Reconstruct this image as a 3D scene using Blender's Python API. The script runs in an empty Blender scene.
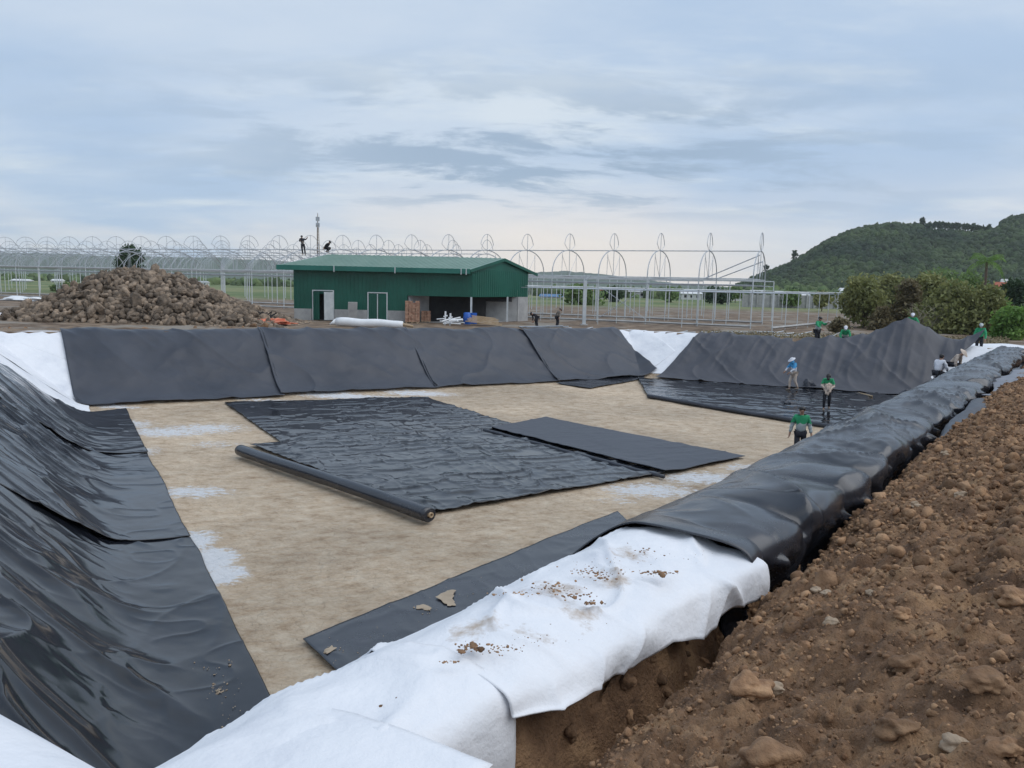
import bpy, math, random
import numpy as np
random.seed(7); RNG=np.random.default_rng(11)
sc=bpy.context.scene; COL=sc.collection
# ---------------- camera frame (used to place things on real surfaces) -------------
CAM=(0.0,0.0,4.9); PITCH=math.radians(7.5); ROLL=math.radians(1.3); FPX=760.0
F_=np.array([0,math.cos(PITCH),-math.sin(PITCH)]); _r=np.array([1.,0,0]); _u=np.cross(_r,F_)
R_=_r*math.cos(ROLL)+_u*math.sin(ROLL); U_=np.cross(R_,F_)
def ray(px,py): return F_+R_*(px-512)/FPX+U_*(384-py)/FPX
def at(px,py,Y):
    d=ray(px,py); t=Y/d[1]; return (d[0]*t,Y,CAM[2]+d[2]*t)
def on(px,py,z):
    d=ray(px,py); t=(z-CAM[2])/d[2]; return (d[0]*t,d[1]*t,z)
# ---------------- pond shape ----------------
def unit(x,y):
    l=math.hypot(x,y); return (x/l,y/l)
T1=(-15.93,27.66);T2=(6.86,40.47);T3=(19.0,35.17)
ul=unit(-12.04,20.15); uf=unit(T2[0]-T1[0],T2[1]-T1[1]); ur=unit(T3[0]-T2[0],T3[1]-T2[1])
nl=(-ul[1],ul[0]); nf=(-uf[1],uf[0]); nr=(-ur[1],ur[0])
dd=lambda n,T:n[0]*T[0]+n[1]*T[1]
NE=[(nl[0],nl[1],dd(nl,T1),3.0),(nf[0],nf[1],dd(nf,T1),3.2),(nr[0],nr[1],dd(nr,T2),3.2),(.8,-.6,-5.9,2.8),(-.49,-.87,-3.83,2.0)]
RUNS=np.array([e[3] for e in NE])
def rim(x,y): return 2.75-.0058*x-.0064*y
def sval(x,y):
    x=np.asarray(x,float);y=np.asarray(y,float)
    S=np.stack([(a*x+b*y-c)/r for a,b,c,r in NE]); return S.max(0),S.argmax(0)
def surf(x,y):
    s,i=sval(x,y); R=rim(np.asarray(x,float),np.asarray(y,float)); k=.16
    up=.5*(s+np.sqrt(s*s+k*k)); z=1-.5*((1-up)+np.sqrt((1-up)**2+.09**2))
    return R*np.clip(z,0,None)
def hit(px,py):
    d=ray(px,py); ts=np.arange(2,60,.04); X=d[0]*ts; Y=d[1]*ts; Z=CAM[2]+d[2]*ts
    k=np.nonzero(Z<surf(X,Y))[0]; k=k[0] if len(k) else -1
    return (X[k],Y[k],Z[k])
def uv2(u,v): return .6*u+.8*v,.8*u-.6*v
# ---------------- noise ----------------
def _h(i,j,k,s):
    n=(i.astype(np.int64)*374761393+j.astype(np.int64)*668265263+k.astype(np.int64)*1274126177+s*97531)&0xFFFFFFFF
    n=((n^(n>>13))*1274126177)&0xFFFFFFFF; n=n^(n>>16); n=(n*2246822519)&0xFFFFFFFF; n^=n>>13
    return n/4294967295.0*2-1
def vn(x,y,z=0.0,s=0):
    x,y,z=np.broadcast_arrays(np.asarray(x,float),np.asarray(y,float),np.asarray(z,float))
    i=np.floor(x);j=np.floor(y);k=np.floor(z); a=x-i;b=y-j;c=z-k
    f=lambda t:t*t*t*(t*(6*t-15)+10)
    a=f(a);b=f(b);c=f(c); L=lambda p,q,t:p+(q-p)*t
    if not np.any(z): 
        return L(L(_h(i,j,k,s),_h(i+1,j,k,s),a),L(_h(i,j+1,k,s),_h(i+1,j+1,k,s),a),b)
    e=[L(L(_h(i,j,k+m,s),_h(i+1,j,k+m,s),a),L(_h(i,j+1,k+m,s),_h(i+1,j+1,k+m,s),a),b) for m in (0,1)]
    return L(e[0],e[1],c)
def fbm(x,y,z=0.0,s=0,o=4,g=.5):
    r=0;a=1;t=0
    for q in range(o):
        r=r+a*vn(np.asarray(x)*2**q,np.asarray(y)*2**q,np.asarray(z)*2**q,s+q*13); t+=a; a*=g
    return r/t
def ridge(x,y,s=0,o=3):
    r=0;a=1;t=0
    for q in range(o):
        r=r+a*(1-np.abs(vn(x*2**q+3.3*q,y*2**q+1.7*q,0,s+q*7))*2); t+=a;a*=.5
    return r/t
def crease(x,y,s=0,p=7):
    return (1-np.abs(vn(x,y,0,s)))**p
# ---------------- object helpers ----------------
def tag(o,label=None,cat=None,group=None,kind=None):
    if label:o['label']=label
    if cat:o['category']=cat
    if group:o['group']=group
    if kind:o['kind']=kind
    return o
def empty(name,loc,rz=0,**k):
    o=bpy.data.objects.new(name,None); COL.objects.link(o); o.location=loc; o.rotation_euler=(0,0,rz); o.empty_display_size=.3
    return tag(o,**k)
def link(name,me,mt,parent=None,smooth=True,**k):
    if mt is not None and not me.materials:
        for m in (mt if isinstance(mt,(list,tuple)) else [mt]): me.materials.append(m)
    if smooth and len(me.polygons): me.polygons.foreach_set('use_smooth',[True]*len(me.polygons))
    o=bpy.data.objects.new(name,me); COL.objects.link(o)
    if parent is not None:o.parent=parent
    return tag(o,**k)
def npmesh(name,V,F):
    """V (n,3), F (m,k) same-size faces"""
    V=np.asarray(V,np.float32);F=np.asarray(F,np.int32); me=bpy.data.meshes.new(name)
    me.vertices.add(len(V)); me.vertices.foreach_set('co',V.ravel())
    k=F.shape[1]; me.loops.add(F.size); me.loops.foreach_set('vertex_index',F.ravel())
    me.polygons.add(len(F)); me.polygons.foreach_set('loop_start',np.arange(0,F.size,k,dtype=np.int32))
    me.update(calc_edges=True); me.validate(); return me
def gridmesh(name,P):
    n,m=P.shape[:2]; I=np.arange(n*m).reshape(n,m)
    F=np.stack([I[:-1,:-1],I[1:,:-1],I[1:,1:],I[:-1,1:]],-1).reshape(-1,4)
    # make faces point up
    a=P[1,0]-P[0,0] if False else P[n//2,m//2]-P[n//2-1,m//2]; b=P[n//2,m//2]-P[n//2,m//2-1]
    if np.cross(a,b)[2]<0: F=F[:,::-1]
    return npmesh(name,P.reshape(-1,3),F)
def solid(o,t,off=-1.0):
    m=o.modifiers.new('thick','SOLIDIFY'); m.thickness=t; m.offset=off; return o
class MB:
    def __init__(s): s.v=[];s.f=[]
    def add(s,v,f):
        b=len(s.v); s.v+= [tuple(p) for p in v]; s.f+=[tuple(i+b for i in q) for q in f]
    def box(s,c,d,rz=0,rx=0):
        x,y,z=[q/2 for q in d]; co=math.cos(rz);si=math.sin(rz);cx=math.cos(rx);sx=math.sin(rx); v=[]
        for k in (-1,1):
            for (i,j) in ((-1,-1),(1,-1),(1,1),(-1,1)):
                px,py,pz=i*x,j*y,k*z
                py,pz=py*cx-pz*sx,py*sx+pz*cx
                v.append((c[0]+px*co-py*si,c[1]+px*si+py*co,c[2]+pz))
        s.add(v,[(3,2,1,0),(4,5,6,7),(0,1,5,4),(1,2,6,5),(2,3,7,6),(3,0,4,7)]); return s
    def wall(s,a,b,t,z0,z1):
        """slab along plan segment a-b, thickness t"""
        ux,uy=unit(b[0]-a[0],b[1]-a[1]); nx,ny=-uy*t/2,ux*t/2
        q=[(a[0]-nx,a[1]-ny),(b[0]-nx,b[1]-ny),(b[0]+nx,b[1]+ny),(a[0]+nx,a[1]+ny)]
        v=[(x,y,z0) for x,y in q]+[(x,y,z1) for x,y in q]
        s.add(v,[(3,2,1,0),(4,5,6,7),(0,1,5,4),(1,2,6,5),(2,3,7,6),(3,0,4,7)]); return s
    def tube(s,pts,r,n=6,closed=False):
        P=[np.array(p,float) for p in pts]; k=len(P); rr=r if isinstance(r,(list,tuple)) else [r]*k
        rings=[]; prev=None
        for i in range(k):
            d=P[min(i+1,k-1)]-P[max(i-1,0)]; d/= (np.linalg.norm(d)+1e-9)
            a=np.array([0,0,1.]) if abs(d[2])<.9 else np.array([1.,0,0])
            if prev is not None: a=prev
            e=np.cross(d,a); e/=np.linalg.norm(e)+1e-9; f=np.cross(e,d); prev=f
            rings.append([P[i]+rr[i]*(e*math.cos(2*math.pi*j/n)+f*math.sin(2*math.pi*j/n)) for j in range(n)])
        v=[p for q in rings for p in q]; fs=[]
        for i in range(k-1):
            for j in range(n): fs.append((i*n+j,i*n+(j+1)%n,(i+1)*n+(j+1)%n,(i+1)*n+j))
        fs.append(tuple(range(n))[::-1]); fs.append(tuple((k-1)*n+j for j in range(n)))
        s.add(v,fs); return s
    def build(s,name,mt,parent=None,smooth=False,**k):
        me=bpy.data.meshes.new(name); me.from_pydata([tuple(map(float,p)) for p in s.v],[],s.f); me.update()
        o=link(name,me,mt,parent,smooth=False,**k)
        if smooth: me.polygons.foreach_set('use_smooth',[True]*len(me.polygons))
        return o
def ico(sub):
    t=(1+5**.5)/2
    V=[(-1,t,0),(1,t,0),(-1,-t,0),(1,-t,0),(0,-1,t),(0,1,t),(0,-1,-t),(0,1,-t),(t,0,-1),(t,0,1),(-t,0,-1),(-t,0,1)]
    F=[(0,11,5),(0,5,1),(0,1,7),(0,7,10),(0,10,11),(1,5,9),(5,11,4),(11,10,2),(10,7,6),(7,1,8),(3,9,4),(3,4,2),(3,2,6),(3,6,8),(3,8,9),(4,9,5),(2,4,11),(6,2,10),(8,6,7),(9,8,1)]
    V=[np.array(v)/np.linalg.norm(v) for v in V]
    for _ in range(sub):
        c={};G=[]
        def mid(a,b):
            k=(min(a,b),max(a,b))
            if k not in c:
                m=V[a]+V[b]; V.append(m/np.linalg.norm(m)); c[k]=len(V)-1
            return c[k]
        for a,b,d in F:
            x,y,z=mid(a,b),mid(b,d),mid(d,a); G+=[(a,x,z),(b,y,x),(d,z,y),(x,y,z)]
        F=G
    return np.array(V),np.array(F)
def rotm(n,rng):
    q=rng.normal(size=(n,4)); q/=np.linalg.norm(q,axis=1)[:,None]; w,x,y,z=q.T
    return np.stack([1-2*(y*y+z*z),2*(x*y-z*w),2*(x*z+y*w),2*(x*y+z*w),1-2*(x*x+z*z),2*(y*z-x*w),2*(x*z-y*w),2*(y*z+x*w),1-2*(x*x+y*y)],-1).reshape(n,3,3)
def lumps(C,S,sub=1,amp=.35,fr=1.3,seed=0,flat=None,angular=False):
    """many irregular lumps in one vertex array. C (n,3), S (n,) or (n,3)"""
    rng=np.random.default_rng(seed); V,F=ico(sub); n=len(C); C=np.asarray(C,float); S=np.asarray(S,float)
    if S.ndim==1:S=np.repeat(S[:,None],3,1)*rng.uniform(.7,1.25,(n,3))
    if flat: S[:,2]*=flat
    W=np.repeat(V[None],n,0); off=rng.uniform(0,90,(n,1,3)); Q=W*fr+off
    d=1+amp*fbm(Q[...,0],Q[...,1],Q[...,2],seed,2)*1.6
    if angular: d=np.round(d*5)/5*.5+d*.5
    W=W*d[...,None]
    R=rotm(n,rng); W=np.einsum('nij,nvj->nvi',R,W) if flat is None else W
    W=W*S[:,None,:]+C[:,None,:]
    Fa=(F[None]+(np.arange(n)*len(V))[:,None,None]).reshape(-1,3)
    return W.reshape(-1,3),Fa
def boulders(C,S,sub=2,planes=16,seed=0):
    """faceted broken rocks: a sphere cut by random planes"""
    rng=np.random.default_rng(seed); V,F=ico(sub); n=len(C); C=np.asarray(C,float);S=np.asarray(S,float)
    if S.ndim==1:S=np.repeat(S[:,None],3,1)*rng.uniform(.65,1.3,(n,3))
    N_=rng.normal(size=(n,planes,3)); N_/=np.linalg.norm(N_,axis=2)[...,None]; D=rng.uniform(.58,.95,(n,planes,1))
    dt=np.einsum('npk,vk->npv',N_,V); r=np.where(dt>.05,D/np.maximum(dt,.05),9).min(1); r=np.minimum(r,1.08)
    W=V[None]*r[...,None]; W*=(1+.05*rng.normal(size=r.shape))[...,None]
    W=np.einsum('nij,nvj->nvi',rotm(n,rng),W*S[:,None,:])+C[:,None,:]
    return W.reshape(-1,3),(F[None]+(np.arange(n)*len(V))[:,None,None]).reshape(-1,3)
def cards(C,size,seed=0,up=.3,asp=1.6):
    """leaf quads centred at C"""
    rng=np.random.default_rng(seed); n=len(C); R=rotm(n,rng); s=size*rng.uniform(.6,1.4,n)
    a=R[:,:,0]*(s*asp)[:,None]; b=R[:,:,1]*s[:,None]
    P=np.stack([C-a,C-b*.8,C+a,C+b*.8],1).reshape(-1,3)
    return P,np.arange(4*n).reshape(n,4)
# ---------------- materials ----------------
def mat(name,c1,c2=None,scale=3.0,rough=.7,rough2=None,bump=0.0,bscale=20.0,detail=6,metal=0.0,dist=.02,stretch=(1,1,1),island=0.0,coord='Object',c3=None,spec=.5,trans=0.0,lo=.35,hi=.65):
    m=bpy.data.materials.new(name); m.use_nodes=True; nt=m.node_tree; N=nt.nodes; L=nt.links; B=N['Principled BSDF']
    B.inputs['Metallic'].default_value=metal; B.inputs['Roughness'].default_value=rough; B.inputs['Specular IOR Level'].default_value=spec
    tc=N.new('ShaderNodeTexCoord'); mp=N.new('ShaderNodeMapping'); mp.inputs['Scale'].default_value=stretch; L.new(tc.outputs[coord],mp.inputs[0])
    c1=(*c1,1)
    if c2 is None: B.inputs['Base Color'].default_value=c1; col=None
    else:
        n=N.new('ShaderNodeTexNoise'); n.inputs['Scale'].default_value=scale; n.inputs['Detail'].default_value=detail; n.inputs['Roughness'].default_value=.62
        L.new(mp.outputs[0],n.inputs['Vector']); r=N.new('ShaderNodeValToRGB'); e=r.color_ramp.elements
        e[0].position=lo;e[0].color=c1;e[1].position=hi;e[1].color=(*c2,1)
        if c3: x=e.new(.5*(lo+hi)+.02); x.color=(*c3,1)
        L.new(n.outputs['Fac'],r.inputs[0]); col=r.outputs[0]
        if island:
            oi=N.new('ShaderNodeObjectInfo'); wn=N.new('ShaderNodeMath'); wn.operation='WRAP'; wn.inputs[1].default_value=1.0; wn.inputs[2].default_value=0.0
            g=N.new('ShaderNodeNewGeometry'); mr=N.new('ShaderNodeMapRange'); mr.inputs['To Min'].default_value=1-island; mr.inputs['To Max'].default_value=1+island
            am=N.new('ShaderNodeMath');am.operation='ADD';L.new(g.outputs['Random Per Island'],am.inputs[0]);L.new(oi.outputs['Random'],am.inputs[1]);L.new(am.outputs[0],wn.inputs[0]);L.new(wn.outputs[0],mr.inputs[0]); hs=N.new('ShaderNodeHueSaturation'); L.new(mr.outputs[0],hs.inputs['Value']); L.new(col,hs.inputs['Color']); col=hs.outputs[0]
        L.new(col,B.inputs['Base Color'])
        if rough2 is not None:
            q=N.new('ShaderNodeMapRange'); q.inputs['From Min'].default_value=.3;q.inputs['From Max'].default_value=.7;q.inputs['To Min'].default_value=rough;q.inputs['To Max'].default_value=rough2
            L.new(n.outputs['Fac'],q.inputs[0]); L.new(q.outputs[0],B.inputs['Roughness'])
    if bump:
        b=N.new('ShaderNodeBump'); b.inputs['Strength'].default_value=bump; b.inputs['Distance'].default_value=dist
        k=N.new('ShaderNodeTexNoise'); k.inputs['Scale'].default_value=bscale; k.inputs['Detail'].default_value=5; k.inputs['Roughness'].default_value=.6
        L.new(mp.outputs[0],k.inputs['Vector']); L.new(k.outputs['Fac'],b.inputs['Height']); L.new(b.outputs[0],B.inputs['Normal'])
    if trans:
        t=N.new('ShaderNodeBsdfTranslucent'); x=N.new('ShaderNodeMixShader'); x.inputs[0].default_value=trans
        if col is not None:L.new(col,t.inputs[0])
        else: t.inputs[0].default_value=c1
        L.new(B.outputs[0],x.inputs[1]);L.new(t.outputs[0],x.inputs[2]);L.new(x.outputs[0],N['Material Output'].inputs['Surface'])
    return m
M={}
M['liner']=mat('liner_smooth_black',(.014,.016,.022),(.030,.033,.043),.8,rough=.19,rough2=.32,bump=.12,bscale=5,dist=.03,spec=.7)
M['liner_wet']=mat('liner_glossy_black',(.005,.006,.009),(.014,.016,.022),.9,rough=.08,rough2=.17,bump=.06,bscale=6,dist=.02,spec=.55)
M['liner_matte']=mat('liner_matte_black',(.026,.030,.042),(.046,.051,.066),.5,rough=.38,rough2=.52,bump=.3,bscale=4,dist=.03)
M['liner_dusty']=mat('liner_dusty',(.040,.043,.055),(.066,.068,.082),.6,rough=.5,rough2=.65,bump=.3,bscale=4,dist=.03)
M['white']=mat('white_geotextile',(.60,.62,.67),(.76,.77,.80),1.1,rough=.85,bump=.55,bscale=4,dist=.05,c3=(.72,.735,.77),lo=.28,hi=.6,detail=9)
M['soil']=mat('brown_soil',(.125,.066,.034),(.39,.235,.125),2.6,rough=.95,bump=1.0,bscale=34,dist=.05,detail=14,c3=(.25,.143,.077))
M['clod']=mat('soil_clod',(.15,.080,.042),(.37,.225,.125),5,rough=.95,bump=.9,bscale=30,dist=.02,island=.42)
M['stone']=mat('pale_stone',(.26,.19,.13),(.46,.36,.26),6,rough=.9,bump=.8,bscale=18,dist=.02)
M['rock']=mat('quarry_rock',(.095,.072,.052),(.27,.205,.15),1.6,rough=.92,bump=.9,bscale=5,dist=.06,island=.5)
M['steel']=mat('galvanised_steel',(.34,.37,.41),(.50,.53,.56),2,rough=.45,metal=.3)
M['steel_white']=mat('pale_painted_steel',(.48,.52,.54),(.62,.65,.66),2,rough=.5)
M['green']=mat('green_sheet_metal',(.003,.072,.048),(.006,.105,.072),.35,rough=.45,bump=.0)
M['roofgreen']=mat('faded_green_roof',(.15,.25,.21),(.19,.29,.245),.7,rough=.5)
M['fascia']=mat('green_flashing',(.015,.13,.10),(.02,.16,.125),1,rough=.4)
M['concrete']=mat('grey_block_wall',(.30,.30,.30),(.42,.42,.41),1.5,rough=.9,bump=.4,bscale=8)
M['brick']=mat('clay_brick',(.30,.15,.10),(.46,.29,.20),6,rough=.9,island=.2,bump=.4)
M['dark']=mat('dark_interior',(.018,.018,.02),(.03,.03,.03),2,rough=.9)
M['wood']=mat('raw_timber',(.35,.25,.15),(.5,.38,.25),3,rough=.8)
M['blue']=mat('blue_plastic',(.015,.09,.42),(.02,.13,.5),2,rough=.35)
M['pvc']=mat('white_plastic',(.72,.74,.76),(.82,.83,.84),2,rough=.45)
M['orange']=mat('orange_net',(.55,.13,.06),(.75,.28,.18),3,rough=.8)
M['bark']=mat('bark',(.09,.065,.045),(.17,.13,.1),4,rough=.95,bump=.6,bscale=10)
def leafmat(n,a,b,t=.35): return mat(n,a,b,.35,rough=.65,island=.35,trans=t)
M['leaf_olive']=leafmat('olive_leaves',(.17,.19,.065),(.33,.33,.13))
M['leaf_brown']=leafmat('dry_brown_leaves',(.14,.115,.06),(.23,.19,.10))
M['leaf_green']=leafmat('green_leaves',(.12,.19,.06),(.21,.30,.11))
M['leaf_bright']=leafmat('bright_green_leaves',(.12,.24,.05),(.21,.34,.08))
M['leaf_dark']=leafmat('dark_green_leaves',(.028,.06,.026),(.055,.10,.042))
M['forest']=mat('forest_crowns',(.010,.028,.010),(.052,.082,.024),.015,rough=.9,island=.4,bump=1,bscale=.8,dist=1.2)
M['hill']=mat('hill_undergrowth',(.035,.06,.022),(.07,.09,.035),.02,rough=.95)
M['skin']=mat('skin',(.34,.19,.13),(.40,.23,.16),6,rough=.6)
M['hair']=mat('black_hair',(.012,.010,.010),rough=.5)
M['jgreen']=mat('green_cloth',(.02,.26,.11),(.03,.32,.14),8,rough=.85,bump=.4,bscale=14)
M['jgrey']=mat('grey_cloth',(.34,.38,.38),(.46,.50,.50),8,rough=.85,bump=.4,bscale=14)
M['wcloth']=mat('white_cloth',(.60,.61,.66),(.72,.73,.78),8,rough=.85,bump=.4,bscale=14)
M['bluecloth']=mat('blue_cloth',(.05,.30,.60),(.10,.40,.70),8,rough=.85)
M['beigecloth']=mat('beige_cloth',(.50,.40,.33),(.62,.52,.44),8,rough=.85)
M['trousers']=mat('dark_trousers',(.014,.015,.022),(.026,.027,.036),8,rough=.9)
M['shoe']=mat('dusty_boot',(.12,.10,.085),(.2,.17,.14),8,rough=.8)
# ================= SETTING =================
def ss(a,b,x): t=np.clip((x-a)/(b-a),0,1); return t*t*(3-2*t)
def ground(x,y):
    x=np.asarray(x,float);y=np.asarray(y,float)
    s,i=sval(x,y); R=rim(x,y); e=(s-1)*RUNS[i]; G=1.45
    far=np.where(e<.5,R-.05,G+(R-.05-G)*(1-ss(.5,3.2,e)))
    tf=(x-T1[0])*uf[0]+(y-T1[1])*uf[1]
    far=far+1.0*np.exp(-((e-4.4)/1.7)**2)*(1-ss(8,14,tf))*(i<=1)*(e>0)
    far=far+.10*fbm(x*.6,y*.6,0,3)*ss(.4,1.5,e)*(1-ss(45,70,y))
    near=np.where(e<.3,R-.35,1.0+(R-.35-1.0)*(1-ss(.3,.5,e)))
    z=np.where(i>=3,near,far)
    z=np.where(s<1,surf(x,y)-.14,z)
    return z
def axis(segs):
    out=[]
    for a,b,st in segs: out+=list(np.arange(a,b,st))
    return np.array(out+[segs[-1][1]])
xs=axis([(-4200,-1000,400),(-1000,-200,80),(-200,-50,10),(-50,-24,1.2),(-24,28,.3),(28,60,1.2),(60,200,10),(200,1000,80),(1000,4200,400)])
ys=axis([(-400,-40,60),(-40,-6,3),(-6,50,.3),(50,100,1.2),(100,300,10),(300,1000,60),(1000,4200,300)])
X,Y=np.meshgrid(xs,ys,indexing='ij')
def groundmat():
    m=bpy.data.materials.new('ground_soil_and_fields'); m.use_nodes=True; N=m.node_tree.nodes;L=m.node_tree.links;B=N['Principled BSDF'];B.inputs['Roughness'].default_value=.95
    g=N.new('ShaderNodeNewGeometry')
    def noise(s,d=8):
        n=N.new('ShaderNodeTexNoise');n.inputs['Scale'].default_value=s;n.inputs['Detail'].default_value=d;n.inputs['Roughness'].default_value=.6;L.new(g.outputs['Position'],n.inputs['Vector']);return n
    def ramp(n,a,b,p=.4,q=.6):
        r=N.new('ShaderNodeValToRGB');e=r.color_ramp.elements;e[0].position=p;e[0].color=(*a,1);e[1].position=q;e[1].color=(*b,1);L.new(n.outputs['Fac'],r.inputs[0]);return r
    soil=ramp(noise(.9),(.095,.060,.036),(.235,.170,.115)); grass=ramp(noise(.03),(.085,.13,.04),(.19,.20,.085),.42,.58)
    sp=N.new('ShaderNodeSeparateXYZ');L.new(g.outputs['Position'],sp.inputs[0])
    wob=noise(.05,3); ad=N.new('ShaderNodeMath');ad.operation='MULTIPLY_ADD';ad.inputs[1].default_value=60;L.new(wob.outputs['Fac'],ad.inputs[0]);L.new(sp.outputs['Y'],ad.inputs[2])
    mr=N.new('ShaderNodeMapRange');mr.inputs['From Min'].default_value=148;mr.inputs['From Max'].default_value=172;L.new(ad.outputs[0],mr.inputs['Value'])
    patch=noise(.25,4); pr=ramp(patch,(0,0,0),(1,1,1),.52,.6); mx0=N.new('ShaderNodeMixRGB');L.new(pr.outputs[0],mx0.inputs[0]);L.new(soil.outputs[0],mx0.inputs[1]);mx0.inputs[2].default_value=(.24,.21,.175,1)
    mx=N.new('ShaderNodeMixRGB');L.new(mr.outputs[0],mx.inputs[0]);L.new(mx0.outputs[0],mx.inputs[1]);L.new(grass.outputs[0],mx.inputs[2]);L.new(mx.outputs[0],B.inputs['Base Color'])
    b=N.new('ShaderNodeBump');b.inputs['Distance'].default_value=.08;b.inputs['Strength'].default_value=.9;L.new(noise(5).outputs['Fac'],b.inputs['Height']);L.new(b.outputs[0],B.inputs['Normal'])
    return m
link('ground',gridmesh('ground',np.stack([X,Y,ground(X,Y)],-1)),groundmat(),kind='structure')

# ---- pond floor geotextile, stained with mud ----
def floormat():
    m=bpy.data.materials.new('muddy_geotextile'); m.use_nodes=True;N=m.node_tree.nodes;L=m.node_tree.links;B=N['Principled BSDF'];B.inputs['Roughness'].default_value=.75
    tc=N.new('ShaderNodeTexCoord')
    def noise(s,d=8,st=(1,1,1),r=.62,rot=0):
        mp=N.new('ShaderNodeMapping');mp.inputs['Scale'].default_value=st;mp.inputs['Rotation'].default_value=(0,0,rot);L.new(tc.outputs['Object'],mp.inputs[0])
        n=N.new('ShaderNodeTexNoise');n.inputs['Scale'].default_value=s;n.inputs['Detail'].default_value=d;n.inputs['Roughness'].default_value=r;L.new(mp.outputs[0],n.inputs['Vector']);return n
    r=N.new('ShaderNodeValToRGB');e=r.color_ramp.elements;e[0].position=.36;e[0].color=(.40,.285,.18,1);e[1].position=.66;e[1].color=(.72,.605,.46,1)
    x=e.new(.47);x.color=(.56,.43,.30,1)
    n1=noise(2.1,12,(1,1.5,1),.76,-.6);L.new(n1.outputs['Fac'],r.inputs[0])
    big=noise(.16,3); rb=N.new('ShaderNodeMapRange');rb.inputs['From Min'].default_value=.35;rb.inputs['From Max'].default_value=.65;rb.inputs['To Min'].default_value=.74;rb.inputs['To Max'].default_value=1.12;L.new(big.outputs['Fac'],rb.inputs['Value'])
    hs=N.new('ShaderNodeHueSaturation');L.new(rb.outputs[0],hs.inputs['Value']);L.new(r.outputs[0],hs.inputs['Color'])
    at_=N.new('ShaderNodeAttribute');at_.attribute_name='clean'
    n2=noise(4.5,12,(1,1.7,1),.8,-.5); ad=N.new('ShaderNodeMath');ad.operation='ADD';L.new(at_.outputs['Fac'],ad.inputs[0]);L.new(n2.outputs['Fac'],ad.inputs[1])
    th=N.new('ShaderNodeMapRange');th.inputs['From Min'].default_value=.89;th.inputs['From Max'].default_value=.97;L.new(ad.outputs[0],th.inputs['Value'])
    def crease(sc_,st,w,rot):
        n=noise(sc_,2,st,.5,rot); a_=N.new('ShaderNodeMath');a_.operation='SUBTRACT';a_.inputs[1].default_value=.5;L.new(n.outputs['Fac'],a_.inputs[0]); b_=N.new('ShaderNodeMath');b_.operation='ABSOLUTE';L.new(a_.outputs[0],b_.inputs[0])
        q=N.new('ShaderNodeMapRange');q.inputs['From Max'].default_value=w;q.inputs['To Min'].default_value=1;q.inputs['To Max'].default_value=0;L.new(b_.outputs[0],q.inputs['Value']);return q.outputs[0]
    c1=crease(.9,(1,1.5,1),.018,-.3);c2=crease(1.6,(1.5,1,1),.016,.5)
    cm=N.new('ShaderNodeMath');cm.operation='MAXIMUM';L.new(c1,cm.inputs[0]);L.new(c2,cm.inputs[1])
    cf=N.new('ShaderNodeMath');cf.operation='MULTIPLY';cf.inputs[1].default_value=.12;L.new(cm.outputs[0],cf.inputs[0])
    dm=N.new('ShaderNodeMixRGB');L.new(cf.outputs[0],dm.inputs[0]);L.new(hs.outputs[0],dm.inputs[1]);dm.inputs[2].default_value=(.17,.12,.08,1);hs=dm
    mx=N.new('ShaderNodeMixRGB');L.new(th.outputs[0],mx.inputs[0]);L.new(hs.outputs[0],mx.inputs[1]);mx.inputs[2].default_value=(.72,.73,.75,1);L.new(mx.outputs[0],B.inputs['Base Color'])
    n3=noise(3.6,6,(1,2.0,1),.66,-.5); n4=noise(12,4)
    b=N.new('ShaderNodeBump');b.inputs['Distance'].default_value=.22;b.inputs['Strength'].default_value=.8;L.new(n3.outputs['Fac'],b.inputs['Height'])
    b2=N.new('ShaderNodeBump');b2.inputs['Distance'].default_value=.025;b2.inputs['Strength'].default_value=.5;L.new(n4.outputs['Fac'],b2.inputs['Height']);L.new(b.outputs[0],b2.inputs['Normal']);b3=N.new('ShaderNodeBump');b3.invert=True;b3.inputs['Distance'].default_value=.02;b3.inputs['Strength'].default_value=.3;L.new(cm.outputs[0],b3.inputs['Height']);L.new(b2.outputs[0],b3.inputs['Normal']);L.new(b3.outputs[0],B.inputs['Normal'])
    return m
fx=np.arange(-19.5,27,.13);fy=np.arange(3,46,.13);X,Y=np.meshgrid(fx,fy,indexing='ij')
s,_=sval(X,Y)
def floorwr(X,Y):
    nearc=np.exp(-(((X+1.5)/2.2)**2+((Y-9.5)/2.6)**2))
    w=.012*fbm(X*1.1,Y*1.6,0,5)+(.008+.022*nearc)*ridge(X*.9+.6*fbm(X*.5,Y*.5,0,8),Y*1.1,4)
    w=w+(.012+.030*nearc)*crease(X*1.0+.5*Y+.7*fbm(X*.6,Y*.6,0,18),Y*.7-X*.3,19)+.012*crease(X*.5,Y*1.5+X*.4,20,9)
    return w
Z=surf(X,Y)+floorwr(X,Y)*(s<.2)-.03-.05*ss(.1,.5,s)
me=gridmesh('pond_floor',np.stack([X,Y,Z],-1))
def trim(me,keepv):
    import bmesh
    bm=bmesh.new(); bm.from_mesh(me); bm.verts.ensure_lookup_table()
    bmesh.ops.delete(bm,geom=[v for v in bm.verts if not keepv[v.index]],context='VERTS'); bm.to_mesh(me); bm.free()
kv_=(s<1.02).ravel(); trim(me,kv_)
Xf=X.ravel()[kv_];Yf=Y.ravel()[kv_]; cl=np.zeros(Xf.size)
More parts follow.
